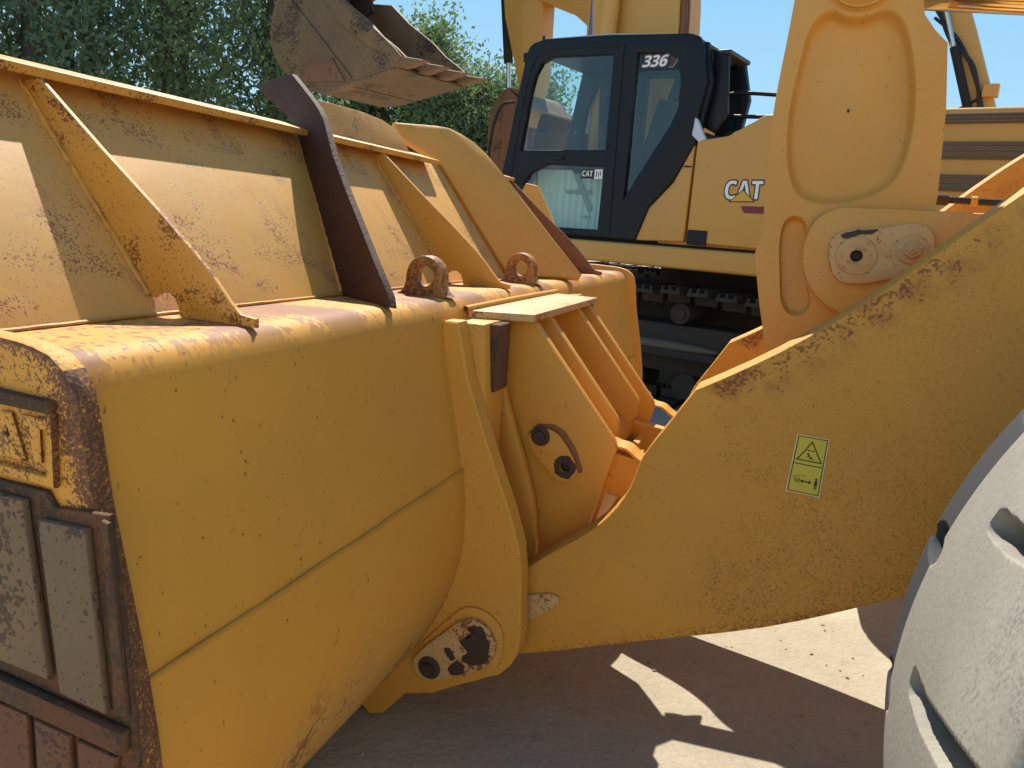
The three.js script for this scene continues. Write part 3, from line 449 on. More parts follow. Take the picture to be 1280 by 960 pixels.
{ // ---- front frame, axle and wheels
  const cx = 0.946, cy = 1.043, R = 0.74;
  const tower = [[0.8, 0.86], [0.75, 1.2], [1.1, 1.5], [1.7, 2.4], [1.95, 2.6], [2.4, 2.5], [2.6, 1.4], [2.4, 0.8]];
  const fr = lm('front_frame', merge([plate(tower, -1.84, 0.05), plate(tower, -2.40, 0.05), box(0.82, 2.5, 0.90, 0.94, -1.89, -2.40)]), M.clean, loader);
  lm('axle', merge([boxUV(rod([cx, cy, -1.2], [cx, cy, -3.1], 0.16, 32)), boxUV(rod([cx, cy, -1.9], [cx, cy, -2.4], 0.27, 32))]), M.clean, fr);
  const w = part('wheel', loader);
  // tread: angle a from the front, upwards; slots pressed into the surface
  const z0 = -0.61, z1 = -1.15, K = 22, PITCH = 360 / K, mid = [[-0.93, 5.1], [-0.86, 5.5], [-0.80, 6.5], [-0.75, 7.35], [-0.60, 10.0]];
  const dep = (ang, z) => {
    const u = mod(ang - 5.1 + PITCH * 0.35, PITCH) - PITCH * 0.35 + 5.1;      // angle within one pitch
    let c = 5.1; if (z > -0.93) { let q = 0; while (q < mid.length - 2 && z > mid[q + 1][0]) q++; c = mid[q][1] + (mid[q + 1][1] - mid[q][1]) * (z - mid[q][0]) / (mid[q + 1][0] - mid[q][0]); }
    const hw = 0.8 + 1.2 * Math.max(0, z + 0.93), e = (z > -0.93 ? Math.abs(u - c) : Math.hypot(u - c, (-0.93 - z) * 77)) - hw;
    let d = 0.08 * ss(0.35, -0.2, e);
    const f = mod(ang - 14.5 + PITCH / 2, PITCH) - PITCH / 2;
    d = Math.max(d, 0.03 * ss(1.15, 0.7, Math.hypot(f / 1.8, (z + 1.088) / 0.05)));
    return d;
  };
  const zc = -1.05;
  const rad = (z) => { const e = Math.abs(z - (z0 + z1) / 2) / ((z0 - z1) / 2); return z < zc ? 0.7490 - 0.004 * (zc - z) / (zc - z1) - 0.012 * ss(-1.14, -1.15, z) : 0.757 - 0.005 * e * e - 0.03 * ss(-0.66, -0.61, z) ** 1.5; };
  const angs = []; for (let a = -25; a < 50; a += 0.22) angs.push(a); for (let a = 50; a < 335; a += 1.0) angs.push(a); angs.push(335);
  const band = (za, zb, NZ) => {
    const pos = [], uv = [], idx = [], n = NZ + 1;
    for (const a of angs) for (let k = 0; k <= NZ; k++) { const z = za + (zb - za) * k / NZ, d = dep(a, z), q = rad(z) - d, A = a * Math.PI / 180; pos.push(cx - q * Math.cos(A), cy + q * Math.sin(A), z); uv.push(A * R, z + d * 0.7); }
    for (let k = 0; k < angs.length - 1; k++) for (let l = 0; l < NZ; l++) { const a = k * n + l; idx.push(a, a + n, a + n + 1, a, a + n + 1, a + 1); }
    const g = new THREE.BufferGeometry(); g.setAttribute('position', new THREE.Float32BufferAttribute(pos, 3)); g.setAttribute('uv', new THREE.Float32BufferAttribute(uv, 2)); g.setIndex(idx); g.computeVertexNormals(); return g;
  };
  const wall = (s, zz, zi) => disc(cx, cy, 0, [[0.705, zz], [0.69, zz + s * 0.012], [0.60, zz + s * 0.03], [0.48, zz + s * 0.02], [0.40, zz - s * 0.02], [0.385, zi]].map(([r, z]) => [r, z]), 96);
  const tm = texture(1024, 1024, (u, v) => { const c = NC(u + 0.3, v), f = NF(u, v + 0.2), f2 = NF(v * 2, u * 2); let k = mix([0.31, 0.287, 0.235], [0.40, 0.372, 0.306], ss(0.3, 0.7, c)); const m = 0.82 + 0.20 * f + 0.12 * f2; k = mix(k, [0.16, 0.15, 0.135], 0.55 * ss(0.60, 0.82, f * 0.6 + c * 0.5)); k = mix(k, [0.10, 0.096, 0.09], 0.5 * ss(0.55, 0.72, NC(u * 2 + 0.6, v * 2)) * ss(0.45, 0.7, f2)); return k.map((x) => x * m); });
  const tb = texture(1024, 1024, (u, v) => NF(u, v), false);
  const tyreMat = std({ map: tm, bumpMap: tb, bumpScale: 0.0005, roughness: 0.95 });
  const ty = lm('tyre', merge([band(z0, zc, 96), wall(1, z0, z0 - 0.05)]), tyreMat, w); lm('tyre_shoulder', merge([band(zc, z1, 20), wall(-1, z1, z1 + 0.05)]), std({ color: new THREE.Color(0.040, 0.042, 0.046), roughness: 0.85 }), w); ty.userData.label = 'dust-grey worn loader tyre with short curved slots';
  lm('rim', disc(cx, cy, 0, [[0.39, z0 - 0.03], [0.36, z0 - 0.02], [0.34, z0 - 0.12], [0.30, -0.9], [0.16, -0.92], [0.14, -0.80], [0.001, -0.79]], 64), M.clean, w);
  const w2 = w.clone(); w2.scale.z = 1; w2.position.z = (2 * (MID + 0.88)) * 1.1; loader.add(w2);
}

// ------------------------------------------------------------ excavators
const sidePlate = (pts, z0, t, q) => { const g = plate(pts, 0, t, q); g.translate(0, 0, z0 + t); return g; };   // occupies z0..z0+t
const EX = [-0.880, 0, -6.3515], EYAW = Math.PI - 0.27529;
function decal(draw, w, h, a, b, c, d, parent, name, mask) {
  const o = { map: canvasTex(w, h, draw), roughness: 0.35 }; if (mask) Object.assign(o, { alphaMap: canvasTex(w, h, mask), alphaTest: 0.5, transparent: true }); return mk(name, quad(a, b, c, d), std(o), parent);
}
{
  const e = thing('excavator', 'yellow tracked excavator with black glazed cab numbered 336 behind the loader', 'excavator', EX, EYAW);
  // local axes: x forwards, y up, z away from the photographer; near side at z = 0.1
  const E = (n, g, m, p = e) => mk(n, g, m, p);
  const side = (pts, z0, t, o) => { const g = plate(pts, 0, t, o); g.translate(0, 0, z0 + t); return g; };   // occupies z0..z0+t
  // tracks
  for (const z of [0, 2.6]) {
    const tr = part('track', e);
    E('track_frame', merge([side([[-1.9, 0.30], [-1.9, 0.62], [-1.6, 0.70], [1.9, 0.70], [2.3, 0.6], [2.3, 0.3]], z + 0.14, 0.32), box(-1.7, 2.0, 0.44, 0.50, z + 0.03, z + 0.2)]), M.track, tr);
    E('mud_ledge', (() => { const g = new THREE.SphereGeometry(0.5, 24, 10); g.scale(1.15, 0.09, 0.14); g.translate(0.2, 0.52, z + 0.12); return clean(g); })(), std({ color: new THREE.Color(0.15, 0.115, 0.075), roughness: 1 }), tr);
    for (const x of [-1.4, 0.0, 1.3]) E('carrier_roller', merge([rod([x, 0.80, z + 0.10], [x, 0.80, z + 0.5], 0.085, 24), rod([x, 0.80, z + 0.085], [x, 0.80, z + 0.10], 0.05, 20)]), M.track, tr);
    for (let i = 0; i < 8; i++) E('track_roller', rod([-1.6 + i * 0.5, 0.20, z + 0.12], [-1.6 + i * 0.5, 0.20, z + 0.48], 0.11, 20), M.track, tr);
    for (const x of [-2.1, 2.45]) E('sprocket', merge([rod([x, 0.52, z + 0.15], [x, 0.52, z + 0.45], 0.40, 32), rod([x, 0.52, z + 0.08], [x, 0.52, z + 0.15], 0.22, 24)]), M.track, tr);
    // shoes round the loop
    const P = []; const R = 0.47, xa = -2.1, xb = 2.45, cyy = 0.51, straight = xb - xa, tot = 2 * straight + 2 * Math.PI * R, N = 50;
    const sh = merge([box(-0.088, 0.088, -0.016, 0.016, 0, 0.6, 0.004), box(-0.078, -0.058, 0.014, 0.045, 0, 0.6, 0.003), box(-0.01, 0.01, 0.014, 0.05, 0, 0.6, 0.003), box(0.058, 0.078, 0.014, 0.045, 0, 0.6, 0.003), box(-0.10, 0.10, -0.10, -0.02, 0.2, 0.26, 0.01), box(-0.10, 0.10, -0.10, -0.02, 0.34, 0.40, 0.01)]);
    for (let i = 0; i < N; i++) {
      const s = i / N * tot; let x, y, a;
      if (s < straight) { x = xa + s; y = cyy + R; a = 0; if (x > -1.5 && x < 1.6) y -= 0.03 * Math.sin((x + 1.4) * 2.3) ** 2; } else if (s < straight + Math.PI * R) { const q = (s - straight) / R; x = xb + R * Math.sin(q); y = cyy + R * Math.cos(q); a = -q; } else if (s < 2 * straight + Math.PI * R) { x = xb - (s - straight - Math.PI * R); y = cyy - R; a = Math.PI; } else { const q = (s - 2 * straight - Math.PI * R) / R; x = xa - R * Math.sin(q); y = cyy - R * Math.cos(q); a = Math.PI - q; }
      const m = E('track_shoe', sh, M.track, tr); m.position.set(x, y, z); m.rotation.z = a;
    }
  }
  E('undercarriage', merge([box(-0.9, 1.3, 0.55, 0.95, 0.6, 2.7), rod([0.2, 0.9, 1.6], [0.2, 1.2, 1.6], 0.65, 40)].map((g) => boxUV(g))), M.track);
  // upper structure
  const body = part('body', e);
  E('deck_rail', side([[1.9, 1.165], [1.9, 1.34], [-3.2, 1.34], [-3.2, 1.165]], 0.06, 0.12, { bev: 0.03, seg: 4 }), M.exc, body);
  E('deck', box(-3.2, 1.8, 1.18, 1.36, 0.18, 3.0), M.excDark, body);
  // panel behind the cab, with the slanting front edge that the cab's frame follows
  E('side_panel', side([[0.478, 1.372], [0.045, 1.388], [0.04, 2.15], [0.19, 1.855], [0.385, 1.64]], 0.10, 0.06, { bev: 0.012, seg: 3 }), M.exc, body);
  E('side_door', side([[0.022, 1.385], [-1.33, 1.36], [-1.33, 2.37], [-0.50, 2.365], [-0.226, 2.215], [0.022, 2.18]], 0.10, 0.06, { bev: 0.014, seg: 3 }), M.exc, body);
  E('body_core', side([[0.47, 1.36], [-3.1, 1.36], [-3.1, 2.33], [-0.52, 2.33], [-0.25, 2.18], [0.03, 2.12], [0.19, 1.82]], 0.165, 0.86), M.exc, body);
  E('engine_hood', side([[-1.345, 1.36], [-3.3, 1.36], [-3.45, 1.7], [-3.4, 2.2], [-3.2, 2.385], [-1.345, 2.385]], 0.095, 2.8, { bev: 0.04, seg: 4 }), M.exc, body);
  E('far_body', box(-1.3, 1.2, 1.36, 2.15, 2.0, 2.95), M.exc, body);
  for (const [y0, y1, x1] of [[2.28, 2.345, -2.3], [2.055, 2.165, -2.14], [1.85, 1.955, -2.05]]) {
    const v = part('louvre_panel', body);
    E('louvre_recess', box(-1.42, x1 - 0.2, y0, y1, 0.07, 0.099, 0.004), M.louvre, v);
    for (let k = 0; k < 3; k++) E('louvre_slat', bar([-1.43, y0 + (k + 0.5) * (y1 - y0) / 3, 0.066], [x1 - 0.19, y0 + (k + 0.5) * (y1 - y0) / 3, 0.066], 0.012, 0.010), M.louvre, v);
  }
  E('door_step_plate', box(-0.152, 0.012, 1.368, 1.485, 0.086, 0.11, 0.006), M.excDark, body);
  E('latch', box(0.045, 0.11, 1.975, 1.985, 0.088, 0.11, 0.003), M.excDark, body);
  // white letters with a dark outline and a yellow triangle, cut out along the outline
  const letters = (c, w, h, f) => { c.save(); c.translate(w / 2, h * 0.84); c.scale(1.13, 1.22); c.font = 'bold 205px sans-serif'; c.textAlign = 'center'; c.lineJoin = 'round'; f(); c.restore(); };
  const tri = (c, w, h, g) => { c.beginPath(); c.moveTo(w * (0.25 - g), h * (0.92 + g)); c.lineTo(w * 0.5, h * (0.52 - g * 1.6)); c.lineTo(w * (0.75 + g), h * (0.92 + g)); c.closePath(); c.fill(); };
  const catLogo = (c, w, h) => { c.fillStyle = '#15120e'; c.fillRect(0, 0, w, h); letters(c, w, h, () => { c.fillStyle = '#f4f2ee'; c.fillText('CAT', 0, 0); }); c.fillStyle = '#15120e'; tri(c, w, h, 0.035); c.fillStyle = '#e0a92c'; tri(c, w, h, 0); };
  const catMask = (c, w, h) => { c.fillStyle = '#000'; c.fillRect(0, 0, w, h); c.fillStyle = '#fff'; c.strokeStyle = '#fff'; letters(c, w, h, () => { c.lineWidth = 24; c.strokeText('CAT', 0, 0); c.fillText('CAT', 0, 0); }); tri(c, w, h, 0.04); };
  decal(catLogo, 512, 256, [-0.215, 1.905, 0.098], [-0.585, 1.912, 0.098], [-0.585, 1.718, 0.098], [-0.215, 1.705, 0.098], body, 'logo_decal', catMask);
  mk('red_trim', side([[-0.40, 1.690], [-0.66, 1.696], [-0.66, 1.640], [-0.43, 1.640]], 0.095, 0.004, { bev: 0 }), std({ color: new THREE.Color(0.20, 0.015, 0.02), roughness: 0.4 }), body);
  // handrails
  const rail = (pts) => tube(pts, 0.016, 20, 8);
  E('handrail', merge([rail([[-0.02, 2.40, 0.35], [-0.04, 2.52, 0.35], [-0.10, 2.565, 0.35], [-0.6, 2.54, 0.35], [-1.2, 2.52, 0.35]]), rail([[-0.05, 2.40, 0.35], [-0.6, 2.38, 0.35]])]), M.excDark, body);
  E('hose_bundle', merge([0, 1, 2].map((i) => tube([[-0.06, 2.13, 0.42 + i * 0.08], [-0.10, 2.27 + i * 0.02, 0.42 + i * 0.08], [-0.25, 2.26, 0.45 + i * 0.08], [-0.42, 2.2, 0.5 + i * 0.08]], 0.018, 20, 8))), M.hose, body);
  // ---- cab
  const cab = part('cab', e);
  const outer = [...smooth([[2.02, 1.372], [1.945, 1.829], [1.90, 2.03], [1.80, 2.60], [1.735, 2.94]], 12), [1.71, 2.99], [1.66, 3.02], [1.55, 3.044], [0.9, 3.03], [0.17, 2.985], [0.10, 2.96], [0.06, 2.90], [-0.003, 2.63], [0.03, 2.42], [0.06, 2.28], [0.03, 2.165], [0.185, 1.86], [0.38, 1.645], [0.472, 1.372]];
  const doorU = [[1.735, 2.10], [1.665, 2.60], [1.63, 2.74], [1.57, 2.84], [1.46, 2.885], [0.845, 2.875], [0.845, 2.105]];
  const doorL = [[1.685, 1.43], [1.67, 1.80], [1.60, 1.90], [1.42, 1.975], [0.845, 1.965], [0.85, 1.435]];
  const rearW = [[0.62, 2.865], [0.34, 2.85], [0.255, 2.80], [0.215, 2.62], [0.215, 2.42], [0.265, 2.30], [0.53, 1.86], [0.62, 1.70]];
  const rearL = [[0.61, 1.60], [0.61, 1.43], [0.555, 1.43], [0.50, 1.62], [0.46, 1.74], [0.56, 1.66]];
  const frame = E('cab_frame', side(outer, 0.085, 0.07, { holes: [doorU, doorL, rearW], bev: 0.012, seg: 3 }), M.excDark, cab);
  // door lines and handle on the frame
  E('door_seal', merge([tube([[0.755, 2.95, 0.082], [0.745, 2.2, 0.082], [0.73, 1.40, 0.082]], 0.008, 20, 6), tube([[0.80, 2.93, 0.083], [1.50, 2.945, 0.083], [1.62, 2.90, 0.083], [1.68, 2.78, 0.083], [1.80, 2.05, 0.083], [1.83, 1.42, 0.083]], 0.006, 40, 6)]), M.rubber, cab);
  E('door_handle', box(1.38, 1.25, 2.02, 2.045, 0.06, 0.085, 0.008), M.rubber, cab);
  E('lock', disc(0, 0, 0, [[0.001, 0.012], [0.02, 0.012], [0.026, 0]], 20).rotateY(Math.PI).translate(0.20, 2.85, 0.086), M.rubber, cab);
  const glassAt = (n, pts, z) => E(n, side(pts, z, 0.004, { bev: 0 }), M.glass, cab);
  const up = (p) => p; glassAt('door_window', up(doorU), 0.115); glassAt('door_window', doorL, 0.115); glassAt('side_window', rearW, 0.115);
  // far side, roof, floor, front and rear frames
  E('cab_frame', side(outer, 1.05, 0.06, { holes: [[[1.72, 2.05], [1.64, 2.62], [1.56, 2.82], [1.44, 2.87], [1.10, 2.87], [1.10, 2.05]], [[1.0, 2.87], [0.4, 2.85], [0.28, 2.75], [0.28, 2.3], [0.40, 2.05], [1.0, 2.05]]], bev: 0.01 }), M.excDark, cab);
  E('roof', side([[1.70, 2.975], [1.66, 3.02], [1.55, 3.055], [0.9, 3.05], [0.17, 2.99], [0.10, 2.95]], 0.12, 0.98, { bev: 0.01 }), std({ color: new THREE.Color(0.55, 0.52, 0.46), roughness: 0.6 }), cab);
  E('headliner', box(1.6, 0.15, 2.90, 2.97, 0.17, 1.05), M.excDark, cab);
  E('cab_floor', box(1.95, 0.3, 1.36, 1.42, 0.15, 1.05), M.excDark, cab);
  E('rear_wall', merge([side([[0.05, 2.93], [-0.03, 2.63], [0.03, 2.25], [0.0, 2.05], [0.06, 2.05], [0.09, 2.3], [0.05, 2.63], [0.12, 2.93]], 0.155, 0.06), side([[0.05, 2.93], [-0.03, 2.63], [0.03, 2.25], [0.0, 2.05], [0.06, 2.05], [0.09, 2.3], [0.05, 2.63], [0.12, 2.93]], 0.98, 0.07), box(0.10, -0.02, 2.05, 2.25, 0.16, 1.05), box(0.45, 0.10, 1.42, 2.07, 0.2, 1.05)]), M.excDark, cab);
  // black panel and white-edged mirror housing at the cab's rear corner
  E('rear_panel', side([[0.04, 2.90], [-0.105, 2.83], [-0.15, 2.40], [-0.06, 2.25], [0.04, 2.30], [-0.01, 2.63]], 0.22, 0.05, { bev: 0.015 }), M.excDark, cab);
  E('roof_lip', box(0.0, -0.11, 2.85, 2.885, 0.24, 0.70, 0.012), std({ color: new THREE.Color(0.03, 0.03, 0.034), roughness: 0.5 }), cab);
  E('rear_lamp', side([[0.055, 2.36], [0.03, 2.33], [-0.05, 2.19], [0.0, 2.16], [0.07, 2.22]], 0.08, 0.06, { bev: 0.015 }), std({ color: new THREE.Color(0.62, 0.64, 0.70), roughness: 0.25 }), cab);
  // inside: seat, console, lever, added pale panel standing in for the lower glass's striped reflection
  const seat = E('seat', merge([box(1.15, 0.62, 1.75, 1.92, 0.4, 0.9, 0.05), bar([0.66, 1.85, 0.65], [0.48, 2.55, 0.65], 0.48, 0.14), bar([0.47, 2.56, 0.65], [0.42, 2.74, 0.65], 0.28, 0.10)]), M.rubber, cab);
  E('console', merge([box(1.25, 0.6, 1.92, 2.06, 0.22, 0.36, 0.03), rod([1.2, 2.06, 0.3], [1.26, 2.22, 0.3], 0.02, 10), rod([1.6, 1.42, 0.62], [1.52, 2.18, 0.62], 0.03, 10), box(1.66, 1.56, 2.12, 2.36, 0.85, 1.0, 0.02)]), M.rubber, cab);
  E('cab_post', merge([bar([1.42, 2.86, 0.98], [1.36, 2.05, 0.98], 0.05, 0.10), tube([[1.28, 2.85, 0.9], [1.36, 2.6, 0.9], [1.33, 2.1, 0.9]], 0.015, 20, 8)]), M.rubber, cab);
  { const ps = []; for (let i = 0; i <= 46; i++) ps.push([1.66 - i * 0.0175, 0.30 + (i % 4 < 2 ? 0 : 0.014)]); const s = [...ps, ...ps.slice().reverse().map(([x, z]) => [x, z + 0.02])]; let g = new THREE.ExtrudeGeometry(shape(s), { depth: 0.52, bevelEnabled: false }); g.rotateX(Math.PI / 2); g.translate(0, 1.95, 0); E('reflection_panel', boxUV(g), std({ color: new THREE.Color(0.80, 0.80, 0.75), roughness: 0.7 }), cab);
    E('reflection_bracket', merge([box(1.33, 1.06, 1.74, 1.775, 0.285, 0.299, 0.003), bar([1.25, 1.94, 0.292], [1.06, 1.60, 0.292], 0.01, 0.05), box(1.12, 1.05, 1.53, 1.555, 0.285, 0.299, 0.003)]), std({ color: new THREE.Color(0.35, 0.35, 0.33), roughness: 0.6 }), cab); }
  decal((c, w, h) => { c.fillStyle = '#e9e7e0'; c.fillRect(0, 0, w, h); c.fillStyle = '#15120e'; c.fillRect(0, 0, w * 0.62, h); c.fillStyle = '#f1efe9'; c.font = 'bold 92px sans-serif'; c.fillText('CAT', 4, 84); c.fillStyle = '#3a3732'; c.fillRect(w * 0.70, 24, 14, 60); c.fillRect(w * 0.80, 30, 10, 54); c.fillRect(w * 0.88, 22, 12, 50); }, 320, 110, [1.07, 1.945, 0.112], [0.86, 1.945, 0.112], [0.86, 1.865, 0.112], [1.07, 1.865, 0.112], cab, 'window_sticker');
  decal((c, w, h) => { c.fillStyle = '#0b0c10'; c.fillRect(0, 0, w, h); c.font = 'italic bold 150px sans-serif'; c.lineJoin = 'round'; c.lineWidth = 14; c.strokeStyle = '#b9b2a6'; c.strokeText('336', 16, 140); c.lineWidth = 8; c.strokeStyle = '#0b0c10'; c.strokeText('336', 16, 140); c.fillStyle = '#f4f2ee'; c.fillText('336', 16, 140);
    c.strokeStyle = '#b9a79c'; c.lineWidth = 7; c.beginPath(); c.moveTo(300, 30); c.lineTo(340, 30); c.lineTo(372, 88); c.lineTo(330, 150); c.lineTo(290, 150); c.stroke(); c.fillStyle = '#5c1a1f'; c.beginPath(); c.moveTo(306, 44); c.lineTo(334, 44); c.lineTo(354, 88); c.lineTo(326, 136); c.lineTo(300, 136); c.closePath(); c.fill(); }, 390, 180, [0.60, 2.875, 0.1125], [0.255, 2.87, 0.1125], [0.255, 2.725, 0.1125], [0.60, 2.73, 0.1125], cab, 'number_decal');
  E('work_lamp', merge([box(1.86, 1.76, 2.89, 2.98, 0.2, 0.30, 0.015), rod([1.76, 2.94, 0.25], [1.68, 2.93, 0.25], 0.02, 10)]), M.rubber, cab);
  E('antenna', rod([1.60, 3.03, 0.14], [1.60, 3.085, 0.14], 0.012, 8), M.rubber, cab);
  E('grab_rail', tube([[2.02, 1.72, 0.09], [2.06, 2.1, 0.04], [1.93, 2.50, 0.04], [1.83, 2.52, 0.08]], 0.014, 20, 8), M.rubber, cab);
  // ---- boom, stick and bucket
  const boomPts = [...smooth([[1.35, 1.75], [1.72, 2.6], [1.82, 3.42], [1.95, 4.3], [2.5, 5.2], [3.6, 6.1], [5.05, 6.72]], 30), [5.30, 6.9], [5.32, 7.15], [5.1, 7.25], ...smooth([[3.4, 6.95], [2.0, 6.2], [1.15, 5.0], [0.90, 3.7], [0.86, 3.0], [0.75, 2.3], [0.85, 1.75]], 30)];
  const boom = E('boom', side(boomPts, 1.3, 0.55, { bev: 0.02, crease: 0.4 }), M.exc);
  E('boom_pipe', merge([0, 1, 2].map((i) => tube([[0.86, 2.4, 1.36 + i * 0.06], [0.85, 3.0, 1.36 + i * 0.06], [0.88, 3.7, 1.36 + i * 0.06], [1.12, 5.02, 1.36 + i * 0.06], [1.98, 6.24, 1.36 + i * 0.06]], 0.022, 30, 8))), M.brown, boom);
  const stick = E('stick', side([[4.85, 7.0], [5.0, 7.55], [5.3, 7.55], [5.5, 6.6], [5.66, 4.28], [5.58, 4.16], [5.44, 4.2], [5.1, 6.4]], 1.32, 0.5, { bev: 0.02 }), M.exc);
  const bk = part('digging_bucket', e);
  // profile of the bucket seen from the side (near side plate at z 0.72)
  const zb = 0.72, wB = 1.13;
  const rim = [[4.88, 3.85], [4.47, 3.60], [4.23, 3.41], [4.01, 3.28], [3.86, 3.17]];
  const belly = smooth([[6.03, 4.10], [6.18, 3.80], [6.22, 3.51], [6.08, 3.25], [5.81, 3.06], [5.58, 2.94], [5.28, 2.87], [5.0, 2.885]], 24);
  const shellP = [...belly, [3.95, 3.07]];
  const sidePts = [...rim, [3.88, 3.09], ...belly.slice().reverse(), [5.9, 4.2], [5.2, 4.1]];
  const rb = (n, g, m = M.rustBucket) => E(n, g, m, bk);
  rb('side_plate', side(sidePts, zb, 0.04)); rb('side_plate', side(sidePts, zb + wB - 0.04, 0.04));
  rb('side_cutter', side([[4.88, 3.84], [4.47, 3.59], [4.01, 3.27], [3.88, 3.16], [3.95, 3.10], [4.4, 3.30], [4.95, 3.62], [5.2, 3.9]], zb - 0.03, 0.028));
  rb('side_rib', bar([5.85, 3.95, zb - 0.012], [4.72, 2.98, zb - 0.012], 0.02, 0.035));
  rb('wear_plate', side([[5.66, 3.18], [5.56, 2.97], [4.82, 2.95], [5.05, 3.22]], zb - 0.02, 0.019), M.brown);
  rb('shell', sheet(shellP, 0.03, zb + 0.002, zb + wB - 0.002, 1));
  for (const [x, y] of [[5.30, 2.862], [5.05, 2.870], [4.80, 2.905], [5.58, 2.93]]) rb('wear_strip', bar([x, y, zb + 0.08], [x, y, zb + wB - 0.03], 0.11, 0.035));
  rb('lip', side([[4.10, 3.15], [3.93, 3.135], [3.92, 3.10], [4.2, 3.03]], zb + 0.002, wB - 0.004));
  for (let i = 0; i < 4; i++) rb('tooth', side([[4.10, 3.165], [3.88, 3.17], [3.56, 3.115], [3.86, 3.055], [4.08, 3.06]], zb - 0.02 + i * (wB - 0.10) / 3, 0.14, { bev: 0.02 }));
  for (const z of [zb + 0.32, zb + 0.76]) rb('bucket_ear', side([[5.2, 3.95], [5.35, 4.35], [5.65, 4.45], [6.05, 4.30], [6.1, 3.9], [5.8, 3.7]], z, 0.05), M.dark);
  rb('bucket_linkage', merge([side([[5.9, 4.25], [6.05, 4.9], [5.9, 5.5], [5.75, 5.5], [5.85, 4.9], [5.75, 4.25]], 1.20, 0.3), boxUV(rod([5.85, 5.4, 1.35], [5.2, 7.4, 1.35], 0.07, 20)), boxUV(rod([5.55, 4.24, 0.95], [5.55, 4.24, 1.65], 0.08, 20))]), M.excDark);
  E('boom_cylinder', merge([0, 1].map((i) => boxUV(rod([1.62, 1.6, 1.2 + i * 0.75], [1.55, 4.4, 1.2 + i * 0.75], 0.09, 24)))), M.exc);
}
// machines parked further back
function farExcavator(label, x, z, turn, o) {
  const e = thing('parked_excavator', label, 'excavator', [x, 0, z], turn, null);
  const side = sidePlate;
  for (const zz of [-1.5, 1.0]) mk('track', merge([side([[-2.2, 0.05], [2.2, 0.05], [2.6, 0.5], [2.2, 0.98], [-2.2, 0.98], [-2.6, 0.5]], zz, 0.5, { bev: 0.03 })]), M.track, e);
  mk('body', merge([side([[1.2, 1.1], [1.2, 1.9], [-2.6, 2.3], [-3.2, 2.2], [-3.3, 1.2]], -1.4, 2.8, { bev: 0.04 })]), M.exc, e);
  mk('cab', side([[1.7, 1.2], [1.5, 2.8], [0.3, 2.85], [0.1, 1.3]], 0.3, 1.0, { bev: 0.05 }), M.excDark, e);
  const S = (n, p, z0, t, m = M.exc) => mk(n, side(p, z0, t, { bev: 0.02 }), m, e);
  o(e, S); return e;
}
